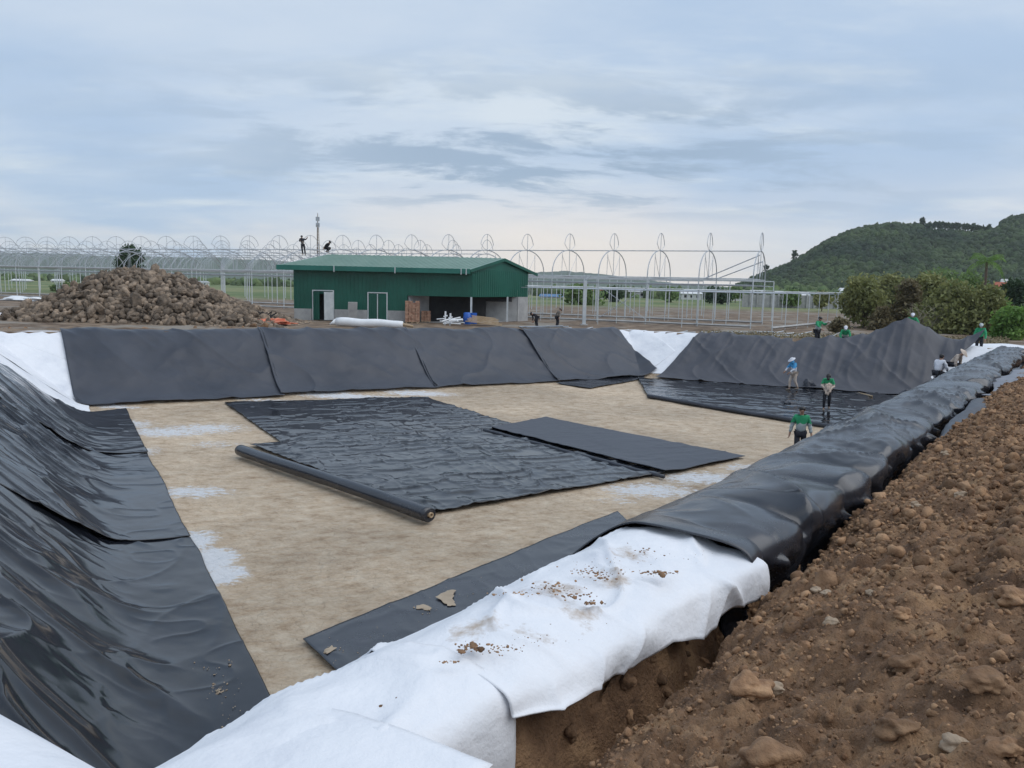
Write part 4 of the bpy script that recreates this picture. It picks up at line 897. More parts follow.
# a second skeleton without arches, only posts and beams, reaching to the right
pf=empty('post_frame',(0,0,GZ),label='low skeleton of straight posts and flat beams right of the arches, below the green hill',cat='greenhouse frame'); zL=4.75
grid=[]
O=np.array(at(862,300,118)); O[2]=0; D1=np.array((-.93,-.37,0)); D1/=np.linalg.norm(D1); D2=np.array((-.75,.66,0))
Q0=np.array((*at(772,330,64)[:2],0)); Q1=np.array((*at(852,320,86)[:2],0)); dr=(Q1-Q0); NL=9
back=np.array((-.94,.34,0))
post=MB(); post.tube([(0,0,0),(0,0,zL-GZ)],.035,6); pp=None
for j in range(6):
    for i in range(NL):
        p=Q0+dr*i/(NL-1)+back*7.5*j
        if pp is None: pp=post.build('post',M['steel_white'],pf); pp.location=(p[0],p[1],0)
        else: o=pp.copy(); COL.objects.link(o); o.parent=pf; o.location=(p[0],p[1],0)
    a=Q0+back*7.5*j;b=Q1+back*7.5*j
    m=MB(); m.tube([(a[0],a[1],zL-GZ),(b[0],b[1],zL-GZ)],.045,5); m.build('beam',M['steel_white'],pf)
for i in range(NL):
    a=Q0+dr*i/(NL-1); b=a+back*37.5; m=MB(); m.tube([(a[0],a[1],zL-.15-GZ),(b[0],b[1],zL-.15-GZ)],.035,5); m.build('cross_beam',M['steel'],pf)
m=MB(); m.tube([(Q0[0],Q0[1],.3),(Q1[0],Q1[1],.3)],.12,4); m.build('base_rail',M['concrete'],pf)
# thick free column in front of the greenhouse
x=at(584,322,67)[0]; r=empty('steel_column',(x,67,GZ),label='thick pale steel column standing alone in front of the greenhouse, right of the shed',cat='column')
m=MB(); m.box((0,0,1.95),(.30,.30,3.9)); m.build('shaft',M['steel_white'],r); m=MB(); m.box((0,0,.06),(.6,.6,.12)); m.build('base_plate',M['concrete'],r)
m=MB(); m.tube([(0,0,3.85),(.45,.1,4.35)],.06,5); m.tube([(-.1,0,3.9),(.1,0,4.4)],.04,5); m.build('bracket',M['steel'],r)
# clutter of pale battens and pipes on the ground between pond and greenhouse
rg=random.Random(8)
for i in range(46):
    px=rg.uniform(530,860); Y=rg.uniform(52,60); x=at(px,322,Y)[0]; z=float(ground(x,Y))+.08; L=rg.uniform(1.5,4.5); an=rg.choice([-.42,-.42,.9,.1])+rg.uniform(-.1,.1)
    m=MB(); m.tube([(x-L/2*math.cos(an),Y-L/2*math.sin(an),z),(x+L/2*math.cos(an),Y+L/2*math.sin(an),z+rg.uniform(0,.25))],.05,5)
    thingmb('steel_pipe',m,M['steel'],'loose pale steel pipe on the bare ground in front of the greenhouse','pipe',group='loose steel pipes in front of the greenhouse')
# lattice mast
x,y,_=at(318,250,150); z1=at(318,213,150)[2]; r=empty('lattice_mast',(x,y,GZ),label='tall thin lattice radio mast behind the shed roof',cat='mast'); m=MB(); H=z1-GZ
for s_ in range(3):
    a=2*math.pi*s_/3; m.tube([(.45*math.cos(a),.45*math.sin(a),0),(.16*math.cos(a),.16*math.sin(a),H*.86)],.06,5)
for k in range(26):
    t0=k/26;t1=(k+1)/26; R0=.45-.29*t0;R1=.45-.29*t1
    for s_ in range(3):
        a=2*math.pi*s_/3;b=2*math.pi*(s_+1)/3; m.tube([(R0*math.cos(a),R0*math.sin(a),H*.86*t0),(R1*math.cos(b),R1*math.sin(b),H*.86*t1)],.03,4)
m.build('lattice',M['rock'],r); m=MB(); m.tube([(0,0,H*.84),(0,0,H)],[.10,.05],6); m.build('aerial',M['rock'],r)
for zz in (.86,.93): m=MB(); m.box((0,0,H*zz),(.7,.25,.8)); m.build('antenna_panel',M['steel'],r)
# ================= HILLS, FOREST, TREES =================
def profile(pts,Yd): 
    P=[at(px,py,Yd) for px,py in pts]; return np.array([p[0] for p in P]),np.array([p[2] for p in P])
# far ridge (kilometres away)
hx,hz=profile([(-400,262),(-200,256),(-60,258),(0,254),(60,255),(120,258),(200,259),(270,261),(330,266),(400,270),(480,273),(530,273),(565,272),(610,277),(660,284),(720,288),(800,291)],2600)
X,Yg=np.meshgrid(np.linspace(hx[0],hx[-1],360),np.linspace(1900,3300,26),indexing='ij')
pr=np.sin(np.pi*(Yg-1900)/1400)**.8
Hh=np.interp(X,hx,hz)+4*fbm(X/90,Yg/200,0,3)+5*np.abs(vn(X/22,Yg/60,0,5))*(Yg<2800)
link('far_hills',gridmesh('far_hills',np.stack([X,Yg,1+(Hh-1)*pr],-1)),mat('distant_forest',(.03,.05,.03),(.06,.085,.05),.01,rough=.95),kind='structure')
# wooded hill on the right
kx,kz=profile([(735,292),(752,284),(765,279),(782,272),(800,264),(815,254),(830,245),(850,237),(872,232),(895,230),(912,232),(930,232.5),(955,232.5),(982,233),(996,229),(1008,224),(1024,221),(1100,205),(1200,196),(1400,205),(1700,240),(2000,290)],720)
def hillz(x,y):
    w=ss(430,715,y)**.85*(1-ss(900,1250,y)*.9); xx=x*720/np.clip(y,560,1250)
    h=np.interp(xx,kx,kz,left=kz[0])-1; h=np.maximum(h,0)
    return 1+h*w+3.5*fbm(x/60,y/60,0,15)*np.clip(h/20,0,1)*w
X,Yg=np.meshgrid(np.linspace(150,1300,230),np.linspace(420,1250,110),indexing='ij')
link('wooded_hill',gridmesh('wooded_hill',np.stack([X,Yg,hillz(X,Yg)-.3],-1)),M['hill'],kind='structure')
rng=np.random.default_rng(31)
n=15000; y=430+(rng.random(n)**.75)*320; x=(.27+rng.random(n)*.50)*y; z=hillz(x,y)
k=(z>3.0); x,y,z=x[k],y[k],z[k]; S=rng.uniform(1.5,3.3,len(x)); gapz=(x*760/y>398)&(x*760/y<478)&(y>640)&(S>1.0); x,y,z,S=x[~gapz],y[~gapz],z[~gapz],S[~gapz]
V,F=lumps(np.stack([x,y,z+S*.75],-1),np.stack([S,S,S*rng.uniform(.8,1.3,len(S))],-1),1,.55,1.7,17,flat=1.0)
link('hill_forest',npmesh('hill_forest',V,F),M['forest'],kind='stuff',smooth=False)
# leafy flecks that break up the crowns
m_=26000; q=rng.integers(0,len(x),m_); dv=rng.normal(size=(m_,3)); dv/=np.linalg.norm(dv,axis=1)[:,None]; dv[:,2]=np.abs(dv[:,2])*.9+.1; dv[:,1]=-np.abs(dv[:,1])
C=np.stack([x[q],y[q],z[q]+S[q]*.75],-1)+dv*S[q][:,None]*1.05; V,F=cards(C,.55,18); link('hill_foliage',npmesh('hill_foliage',V,F),M['forest'],kind='stuff',smooth=False)
def leafblob(cs,rs,n,size,seed,hollow=.45):
    rng=np.random.default_rng(seed); cs=np.array(cs,float);rs=np.array(rs,float); w=(rs[:,0]*rs[:,1]*rs[:,2])**.67; q=rng.choice(len(cs),n,p=w/w.sum())
    d=rng.normal(size=(n,3));d/=np.linalg.norm(d,axis=1)[:,None]; r=hollow+(1-hollow)*rng.random(n)**.6; r*=1+.17*rng.normal(size=n)
    C=cs[q]+d*rs[q]*r[:,None]; return cards(C,size,seed+1)
def tree(name,px,basepy,toppy,Y,wpx,mt,label,cat='tree',group=None,n=1400,size=.22,seed=0,trunk=.35,base=None,asp=1.0,nb=7,low=.35):
    x,_,_z=at(px,basepy,Y); z0=float(ground(x,Y)) if base is None else base; z1=at(px,toppy,Y)[2]; H=z1-z0; W=wpx/FPX*Y/2
    r=empty(name,(x,Y,z0),label=label,cat=cat,group=group); rg=random.Random(seed); cs=[];rs=[]
    t=MB(); tw=max(.06,H*.022); t.tube([(0,0,-.1),(.03*H*rg.uniform(-1,1)*.5,0,H*.35),(0,.02*H,H*.7)],[tw*1.3,tw,tw*.4],7)
    for k in range(nb):
        a=rg.uniform(0,6.28); s_=W*rg.uniform(.35,.55); hi_=max(low+.02,1-s_*.8/H); hh=rg.uniform(low,hi_); rr=W*rg.uniform(.2,.68)*(1.1-max(0,(hh-low)/(hi_-low)-.35)*1.1); c=(rr*math.cos(a),rr*math.sin(a),H*hh); cs.append(c); rs.append((s_,s_,s_*rg.uniform(.7,.95)*asp))
        t.tube([(0,0,H*max(.12,hh*.55)),(c[0]*.5,c[1]*.5,H*hh*.85),(c[0],c[1],H*hh)],[tw*.5,tw*.3,tw*.12],5)
    cs.append((0,0,H*.84)); rs.append((W*.45,W*.45,H*.16)); cs.append((0,0,H*.6)); rs.append((W*.6,W*.6,H*.25))
    t.build('trunk',M['bark'],r); V,F=leafblob(cs,rs,n,size,seed); link('crown',npmesh('crown',V,F),mt,r,smooth=False); return r
# single trees standing on the ridge line, sky showing under their crowns
for i in range(30):
    px=914+i*2.55+random.uniform(-.8,.8); Y=712; top=np.interp(px,[912,930,960,975,984,992],[223,222,222.5,224,228,223])+random.uniform(-1.5,2.2)
    x=at(px,233,Y)[0]; b=float(hillz(x,Y)); tree('ridge_tree',px,233,top,Y,random.uniform(5,8),M['leaf_dark'],'small slender tree on the crest of the hill with sky showing between the trunks',group='trees along the hill crest',n=110,size=.75,seed=300+i,base=b-.5,nb=4,low=.62)
for i,(px,bp,tp,w,lb) in enumerate([(794,262,250,8,'tree standing alone on the left shoulder of the hill'),(766,276,264,7,'small tree farther down the left shoulder of the hill'),(922,229,217,7,'pointed tree sticking out above the others on the hill crest')]):
    x=at(px,bp,700)[0]; tree('hill_tree',px,bp,tp,700,w,M['forest'],lb,n=160,size=.75,seed=400+i,base=float(hillz(x,700))-.5,nb=4,low=.5)
# wooded edge of the fields, far away
rng=np.random.default_rng(77)
def woods(name,pts,Ys,n,s,seed,mt):
    xs_=[];zs_=[];yy=[];SS=[]
    for _ in range(n):
        px=rng.uniform(pts[0][0],pts[-1][0]); Y=rng.uniform(*Ys); top=np.interp(px,[p[0] for p in pts],[p[1] for p in pts]); x,_,zt=at(px,top,Y); zt=max(zt*rng.uniform(.6,1.0),2.5)
        s_=rng.uniform(.6,1.3)*s
        zz=zt
        while zz>1.2: xs_.append(x+rng.normal()*s*.4);yy.append(Y+rng.normal()*s*.4);zs_.append(zz-s_*.8);SS.append(s_);zz-=s_*1.2
    V,F=lumps(np.stack([xs_,yy,zs_],-1),np.array(SS),1,.6,1.8,seed); link(name,npmesh(name,V,F),mt,kind='stuff',smooth=False)
wl=mat('hedgerow_green',(.045,.08,.028),(.11,.15,.06),.05,rough=.95,island=.4)
woods('field_woods',[(-30,277),(60,275),(120,278),(200,279),(300,280)],(330,480),420,2.2,3,wl)
woods('field_woods',[(520,288),(570,287),(640,288),(700,290),(760,289),(800,286),(860,290)],(230,330),520,1.7,4,wl)
# mid-distance trees
spec=[('broad_tree',131,290,245,125,36,'leaf_dark','round dark tree behind the rock heap, rising above the greenhouse arches',5000,.17),
('broad_tree',62,290,284,150,26,'leaf_green','low dark bush at the field edge on the far left',500,.3),
('broad_tree',577,306,285,140,56,'leaf_green','spreading green tree behind the thick steel column',1500,.32),
('broad_tree',612,300,287,170,30,'leaf_dark','dark tree right of the thick steel column, behind the posts',600,.35),
('broad_tree',671,303,288,180,26,'leaf_green','green tree behind the cross braced posts',600,.35),
('broad_tree',716,303,289,170,30,'leaf_dark','dark green tree seen through the post frame below the arch end',600,.35),
('broad_tree',735,303,287,190,24,'leaf_green','middling tree right behind the end of the arches',500,.35),
('broad_tree',790,305,290,150,26,'leaf_green','bushy tree seen through the low post frame',600,.3),
('broad_tree',822,306,291,130,24,'leaf_olive','olive bush at the right end of the low post frame',600,.25)]
for i,(nm,px,bp,tp,Y,w,mt,lb,n,sz) in enumerate(spec): tree(nm,px,bp,tp,Y,w,M[mt],lb,n=n,size=sz,seed=500+i)
# thicket right of the frames
sp2=[('shrub',862,330,274,74,60,'leaf_olive','feathery olive green shrub nearest the post frame',5200,.13),
('shrub',880,332,306,70,26,'leaf_brown','low reddish brown dry bush in front of the olive shrub',3000,.11),
('shrub',905,332,280,72,34,'leaf_brown','tall dark brown bush standing between the olive thickets',4200,.13),
('shrub',926,330,272,82,56,'leaf_olive','olive shrub just right of the tall brown bush',3600,.14),
('shrub',950,334,280,68,76,'leaf_olive','wide grey olive thicket behind the worker at the peak of the liner',7500,.12),
('shrub',985,334,284,66,56,'leaf_olive','olive thicket behind the worker at the right end of the liner',4200,.12),
('shrub',968,330,272,92,60,'leaf_green','green bush below the palm',4200,.16),
('shrub',1008,336,306,60,38,'leaf_bright','bright green bush low at the right edge of the photo',4200,.11),
('shrub',1035,336,290,64,40,'leaf_bright','bright green shrub cut off by the right edge of the photo',3500,.12),
('broad_tree',1012,330,281,86,36,'leaf_dark','dark round tree at the right edge below the hill',3500,.16),
('shrub',1002,330,298,70,18,'leaf_bright','small yellow green plant in front of the dark round tree',1600,.12),
('shrub',840,334,318,62,26,'leaf_brown','low dry scrub behind the two leftmost liner pullers',1800,.09),
('broad_tree',936,330,268,120,60,'leaf_green','tall pale green bamboo clump rising behind the thickets',5200,.2),
('broad_tree',888,330,273,125,46,'leaf_olive','loose light olive tree behind the brown bush',3800,.2),
('broad_tree',1050,330,278,110,60,'leaf_green','green tree just inside the right edge of the photo',3500,.2)]
for i,(nm,px,bp,tp,Y,w,mt,lb,n,sz) in enumerate(sp2): tree(nm,px,bp,tp,Y,w,M[mt],lb,n=n,size=sz,seed=600+i,nb=18 if nm=='shrub' else 11,low=.02 if nm=='shrub' else .2,asp=1.15 if nm=='shrub' else 1.0,cat='bush' if nm=='shrub' else 'tree')
# bare twigs in the thicket
r=empty('bare_bush',(*at(938,330,67)[:2],1.45),label='leafless grey branches sticking out of the olive thicket',cat='bush'); rg=random.Random(5); m=MB()
for k in range(70):
    a=rg.uniform(0,6.28); L=rg.uniform(1.6,4.2); b=rg.uniform(.1,.9); x0=rg.uniform(-2.6,2.6); p=[(x0,0,0)]
    for j in range(4): p.append((x0+math.cos(a)*L*b*(j+1)/4+rg.uniform(-.1,.1),math.sin(a)*L*b*.5*(j+1)/4,L*(j+1)/4*(1-.12*j)))
    m.tube(p,[.035,.028,.02,.014,.008],4)
m.build('branches',mat('grey_twigs',(.22,.19,.15),(.32,.28,.22),3,rough=.9),r)
# palm
Yp=88; x,_,_=at(983,300,Yp); zt=at(983,262,Yp)[2]; r=empty('palm_tree',(x,Yp,1.45),label='single palm tree with drooping fronds rising above the thicket before the hill',cat='palm'); H=zt-1.45
m=MB(); m.tube([(0,0,-.1),(.1,0,H*.5),(0,0,H)],[.22,.16,.13],8); m.build('trunk',M['bark'],r)
rg=random.Random(2); f=M['leaf_bright']
for k in range(17):
    a=k*2.4+rg.uniform(-.2,.2); el=rg.uniform(-.2,1.25); L=rg.uniform(2.0,2.7); V=[];F=[]
    for j in range(12):
        t=j/11; rr=L*t*math.cos(el*(1-.2*t)); zz=H+L*(math.sin(el)*t-.75*t*t*(1.2-.4*el)); c=np.array((rr*math.cos(a),rr*math.sin(a),zz)); sd=np.array((-math.sin(a),math.cos(a),0)); fw=np.array((math.cos(a),math.sin(a),-.3))
        if j==0: continue
        wl_=.62*math.sin(math.pi*min(1,t*.9+.12))
        for s_ in (-1,1):
            b=len(V); V+= [c,c+fw*.07,c+sd*s_*wl_+fw*.28-np.array((0,0,.22*t+.12)),c+sd*s_*wl_*.9+fw*.22-np.array((0,0,.26*t+.14))]; F.append((b,b+1,b+2,b+3))
    mm=MB(); mm.add([tuple(v) for v in V],F); mm.tube([(0,0,H)]+[(L*t*math.cos(el*(1-.2*t))*math.cos(a),L*t*math.cos(el*(1-.2*t))*math.sin(a),H+L*(math.sin(el)*t-.75*t*t*(1.2-.4*el))) for t in (.33,.66,1)],[.035,.03,.02,.01],4); mm.build('frond',f,r)
# dry grass fringe along the soil behind the far rim
rng=np.random.default_rng(12); n=9000; px=rng.uniform(700,1010,n); Yy=rng.uniform(48,58,n); C=[]
for p,Y in zip(px,Yy):
    x=at(p,330,Y)[0]; C.append((x,Y,float(1.5)+rng.uniform(0,.28)))
V,F=cards(np.array(C),.035,5,asp=3.5); link('dry_grass',npmesh('dry_grass',V,F),mat('dry_grass',(.16,.13,.07),(.30,.25,.15),.6,rough=.9,island=.3),kind='stuff',smooth=False)
# ================= FAR HOUSES =================
def house(px,py,Y,w,h,roofc,label,wallc=(.62,.62,.60)):
    x,_,z=at(px,py,Y); W=w/FPX*Y; H=max(2.5,h/FPX*Y); z0=min(z,1.45) if Y<400 else float(hillz(np.array(x),np.array(Y)))
    r=empty('house',(x,Y,z0),label=label,cat='house'); top=at(px,py-h,Y)[2]-z0; wh=top*.68
    m=MB(); m.box((0,0,wh/2),(W,W*.6,wh)); m.build('wall',mat('house_wall',wallc,tuple(c*.85 for c in wallc),.5,rough=.9),r)
    m=MB(); m.add([(-W*.56,-W*.36,wh),(W*.56,-W*.36,wh),(W*.56,W*.36,wh),(-W*.56,W*.36,wh),(-W*.5,0,top),(W*.5,0,top)],[(0,1,5,4),(2,3,4,5),(1,2,5),(3,0,4),(3,2,1,0)]); m.build('roof',mat('house_roof',roofc,tuple(c*.8 for c in roofc),.6,rough=.8),r)
    for k in (-.3,0,.3): m=MB(); m.box((W*k,-W*.3-.02,wh*.55),(W*.12,.06,wh*.4)); m.build('window',M['dark'],r)
RED=(.42,.12,.07);WH=(.70,.71,.72);BL=(.10,.2,.36);GY=(.45,.46,.47)
for a in [(22,284,300,16,5,WH,'white roofed building at the far left field edge'),(58,284,310,10,5,WH,'small white building among the far left trees'),(202,285,300,12,4,GY,'grey roofed building behind the right flank of the rock heap'),
 (551,302,200,22,8,BL,'blue roofed house behind the posts next to the green shed'),(604,301,210,20,7,BL,'blue roofed house right of the thick steel column'),(596,295,230,12,6,RED,'red roofed house left of centre in the far houses'),(640,297,240,26,8,GY,'long grey house behind the cross braced posts'),
 (690,299,230,20,8,WH,'white house left of the end of the arches'),(726,300,230,26,10,WH,'large white house below the end of the arches'),(760,297,260,20,7,GY,'grey house right of the arch end'),(801,299,230,14,7,WH,'white house seen through the low post frame'),
 (846,296,250,14,8,WH,'white house at the right end of the low post frame'),(855,293,270,8,7,RED,'small red roofed house at the foot of the hill'),(1000,291,330,12,9,RED,'orange roofed house above the thicket right of the palm'),(1004,284,350,7,5,WH,'white house above the thicket right of the palm')]: house(*a)
# low wall behind the post frame
a=at(742,312,150);b=at(905,312,150); m=MB(); m.wall(a[:2],b[:2],.25,1.3,3.9)
for k in range(24): 
    t=k/23; m.box((a[0]+(b[0]-a[0])*t,a[1]-.2,2.7),(.3,.35,2.9))
thingmb('boundary_wall',m,M['concrete'],'long low grey boundary wall behind the low post frame','wall')
# ================= PEOPLE =================
def skin(name,nodes,edges,root,mt,parent,sub=1):
    keys=list(nodes); idx={k:i for i,k in enumerate(keys)}; me=bpy.data.meshes.new('tmp'); me.from_pydata([nodes[k][0] for k in keys],[(idx[a],idx[b]) for a,b in edges],[])
    o=bpy.data.objects.new('tmp',me); COL.objects.link(o); o.modifiers.new('s','SKIN')
    if not me.skin_vertices: me.attributes.new  # layer is made by the modifier
    for i,k in enumerate(keys):
        r_=nodes[k][1]; d=me.skin_vertices[0].data[i]; d.radius=r_ if isinstance(r_,tuple) else (r_,r_); d.use_root=(k==root)
    o.modifiers['s'].use_smooth_shade=True
    m=o.modifiers.new('d','SUBSURF');m.levels=sub;m.render_levels=sub
    dg=bpy.context.evaluated_depsgraph_get(); dg.update(); nm=bpy.data.meshes.new_from_object(o.evaluated_get(dg)); bpy.data.objects.remove(o,do_unlink=True); bpy.data.meshes.remove(me)
    nm.materials.clear(); r=link(name,nm,mt,parent); return r
def vec(*a): return np.array(a,float)
def person(loc,rz,label,top='jgreen',low='jgrey',legs='trousers',hat=None,bend=0.0,crouch=0.0,stride=0.0,arms=None,headbend=0.0,lean=0.0,scale=1.0,group=None,kneel=False):
    J={}
    J['pelvis']=vec(0,0,.90);J['spine']=vec(0,0,1.08);J['chest']=vec(0,.01,1.25);J['neck']=vec(0,0,1.405);J['jaw']=vec(0,.025,1.475);J['head']=vec(0,.015,1.545);J['crown']=vec(0,.0,1.615)
    arms=arms or {}
    for s_,S in ((-1,'l'),(1,'r')):
        J['sh'+S]=vec(.165*s_,0,1.345);J['el'+S]=vec(.23*s_,-.02,1.09);J['wr'+S]=vec(.255*s_,.05,.86)
    def rx(p,c,a): d=p-c; return c+vec(d[0],d[1]*math.cos(a)+d[2]*math.sin(a),-d[1]*math.sin(a)+d[2]*math.cos(a))
    for k in ('el','wr'):
        for S in 'lr':
            if k+S in arms: J[k+S]=vec(*arms[k+S])
    for k in ('jaw','head','crown'): J[k]=rx(J[k],J['neck'],headbend)
    c=J['pelvis'].copy()
    for k in J:
        if k!='pelvis': J[k]=rx(J[k],c,bend)
    for s_,S in ((-1,'l'),(1,'r')):
        f=stride*s_; J['hip'+S]=vec(.085*s_,0,.86);J['kn'+S]=vec(.10*s_,.03+.13*f+.05,.475);J['an'+S]=vec(.10*s_,.28*f-.02,.085+(.05 if f<0 else 0));J['toe'+S]=J['an'+S]+vec(.01*s_,.15,-.05)
    if crouch:
        dz=.52*crouch
        for k in J:
            if k[:2] not in('kn','an','to'): J[k]=J[k]-vec(0,.16*crouch,dz)
        for S,s_ in (('l',-1),('r',1)): J['kn'+S]=vec(.17*s_,.30*crouch+.03,.475-.06*crouch)
    for k in J: J[k]=J[k]+vec(lean*J[k][2],0,0)
    # body: one continuous skin with hands of five fingers
    N={'pelvis':(J['pelvis'],(.11,.08)),'spine':(J['spine'],(.10,.068)),'chest':(J['chest'],(.115,.070)),'neck':(J['neck'],(.052,.052)),'jaw':(J['jaw'],(.060,.066)),'head':(J['head'],(.074,.088)),'crown':(J['crown'],(.052,.062))}
    nose=J['jaw']*.45+J['head']*.55; fwd=rx(vec(0,1,0),vec(0,0,0),bend+headbend); N['nose']=(nose+fwd*.098,.012)
    E=[('pelvis','spine'),('spine','chest'),('chest','neck'),('neck','jaw'),('jaw','head'),('head','crown'),('head','nose')]
    for S,s_ in (('l',-1),('r',1)):
        N['sh'+S]=(J['sh'+S],.048);N['el'+S]=(J['el'+S],.040);N['wr'+S]=(J['wr'+S],.027); E+=[('chest','sh'+S),('sh'+S,'el'+S),('el'+S,'wr'+S)]
        d=J['wr'+S]-J['el'+S];d/=np.linalg.norm(d); sd=np.cross(d,vec(s_,0,.2)); sd/=np.linalg.norm(sd); pm_=J['wr'+S]+d*.055; N['pa'+S]=(pm_,(.036,.020)); E.append(('wr'+S,'pa'+S))
        inn=np.cross(sd,d)
        for q,(o_,L) in enumerate(((-.030,.062),(-.010,.074),(.010,.070),(.030,.055))):
            k1='f%d%s'%(q,S);k2=k1+'t'; N[k1]=(pm_+d*.045+sd*o_,.010);N[k2]=(pm_+d*(.045+L*.75)+sd*o_*1.1+inn*.022*s_,.008);E+=[('pa'+S,k1),(k1,k2)]
        N['t0'+S]=(J['wr'+S]+d*.03+sd*.038,.012);N['t1'+S]=(J['wr'+S]+d*.075+sd*.060,.009);E+=[('wr'+S,'t0'+S),('t0'+S,'t1'+S)]
        N['hip'+S]=(J['hip'+S],.085);N['kn'+S]=(J['kn'+S],.055);N['an'+S]=(J['an'+S],.030);N['toe'+S]=(J['toe'+S],(.018,.014)); E+=[('pelvis','hip'+S),('hip'+S,'kn'+S),('kn'+S,'an'+S),('an'+S,'toe'+S)]
    b=skin('person',N,E,'pelvis',M['skin'],None,1); b.location=loc; b.rotation_euler=(0,0,rz); b.scale=(scale,)*3; tag(b,label,'person',group)
    # clothes
    N={'pelvis':(J['pelvis']*.75+J['hipl']*.125+J['hipr']*.125,(.155,.125)),'spine':(J['spine'],(.145,.115)),'chest':(J['chest'],(.165,.12)),'neck':(J['neck']-(J['neck']-J['chest'])*.12,(.075,.07))}
    E=[('pelvis','spine'),('spine','chest'),('chest','neck')]
    for S in 'lr': N['sh'+S]=(J['sh'+S],.078);N['el'+S]=(J['el'+S],.062);N['wr'+S]=(J['wr'+S]-(J['wr'+S]-J['el'+S])*.08,.042);E+=[('chest','sh'+S),('sh'+S,'el'+S),('el'+S,'wr'+S)]
    jk=skin('jacket',N,E,'pelvis',M[low],b,2); jk.data.materials.append(M[top])
    mid=J['spine']*.48+J['chest']*.52; upv=J['neck']-J['spine']; upv/=np.linalg.norm(upv); rg=random.Random(int(abs(loc[0]*100)))
    for v in jk.data.vertices: v.co+= v.normal*(.006*math.sin(v.co[2]*55+v.co[0]*23)+.004*rg.uniform(-1,1))
    for p in jk.data.polygons:
        if np.dot(np.array(p.center)-mid,upv)>.0 : p.material_index=1
    N={'pelvis':(J['pelvis']-vec(0,0,.02),(.145,.115))};E=[]
    for S in 'lr': N['hip'+S]=(J['hip'+S],.10);N['kn'+S]=(J['kn'+S],.072);N['an'+S]=(J['an'+S]+(J['kn'+S]-J['an'+S])*.08,.056);E+=[('pelvis','hip'+S),('hip'+S,'kn'+S),('kn'+S,'an'+S)]
    skin('trousers',N,E,'pelvis',M[legs],b,1)
    for S in 'lr':
        a=J['an'+S];t=J['toe'+S]; d=t-a; N={'a':(a+vec(0,-.02,.04),.052),'h':(a+vec(0,-.03,-.035),.045),'m':((a+t)/2+vec(0,.01,-.01),(.054,.046)),'t':(t+vec(0,.05,.0),(.046,.034))}
        skin('boot',N,[('a','h'),('h','m'),('m','t')],'a',M['shoe'],b,1)
    # head dress
    hc=J['head']; up=J['crown']-J['jaw'];up/=np.linalg.norm(up); fw=fwd; sdv=np.cross(fw,up)
    def shell(nm,mt_,prof,cut,nn=20,ce=None,back=0.0):
        ce=hc if ce is None else ce; V=[];K=len(prof)
        for (h,r_) in prof:
            for j in range(nn):
                th=2*math.pi*j/nn; V.append(ce+up*h+sdv*r_*math.cos(th)*.92+fw*(r_*math.sin(th)*1.08-back))
        V.append(ce+up*(prof[-1][0]+.004)-fw*back); F=[]
        for i in range(K-1):
            for j in range(nn): F.append((i*nn+j,i*nn+(j+1)%nn,(i+1)*nn+(j+1)%nn,(i+1)*nn+j))
        for j in range(nn): F.append(((K-1)*nn+j,(K-1)*nn+(j+1)%nn,K*nn))
        m=MB(); m.add([tuple(v) for v in V],F); return m.build(nm,mt_,b,smooth=True)
    if hat is None or hat[0]=='hair': 
        shell('hair',M['hair'],[(.0,.088),(.03,.102),(.06,.100),(.085,.080),(.10,.045)],0,back=.014)
        shell('hair',M['hair'],[(-.07,.060),(-.03,.078),(.01,.085),(.04,.07)],0,back=.042)
    elif hat[0]=='cap': 
        shell('cap',M[hat[1]],[(.015,.104),(.05,.104),(.085,.082),(.105,.045)],0,back=.004); m=MB(); c=hc+up*.02+fw*.13; m.tube([tuple(c-fw*.07),tuple(c+fw*.04-up*.01)],[.07,.05],10); o=m.build('peak',M[hat[1]],b); 
    elif hat[0]=='conical': shell('hat',M[hat[1]],[(.02,.20),(.03,.19),(.10,.07),(.13,.015)],0)
    elif hat[0]=='brim': 
        shell('hat',M[hat[1]],[(.025,.185),(.035,.18),(.04,.105),(.085,.095),(.115,.06)],0); shell('scarf',M['bluecloth'],[(-.13,.10),(-.06,.098),(.0,.096),(.03,.09)],0)
    for s_ in (-1,1):
        m=MB(); e=hc-up*.012+fw*.083+sdv*.030*s_; m.tube([tuple(e-sdv*.012),tuple(e),tuple(e+sdv*.012)],[.004,.008,.004],6); m.build('eye',M['hair'],b,smooth=True)
    m=MB(); e=(J['jaw'])+fw*.066+up*.002; m.tube([tuple(e-sdv*.02),tuple(e+fw*.004),tuple(e+sdv*.02)],[.003,.006,.003],6); m.build('mouth',mat('lips',(.22,.09,.08),rough=.6) if 'lips' not in bpy.data.materials else bpy.data.materials['lips'],b,smooth=True)
    for s_ in (-1,1):
        V,F=lumps([tuple(hc-up*.01+sdv*.078*s_)],np.array([[.012,.022,.032]]),1,0,1,1,flat=1.0); link('ear',npmesh('ear',V,F),M['skin'],b)
    return b
def face(px,Y):  # rotation so the figure faces the camera
    x=at(px,400,Y)[0]; return math.atan2(-Y,-x)-math.pi/2
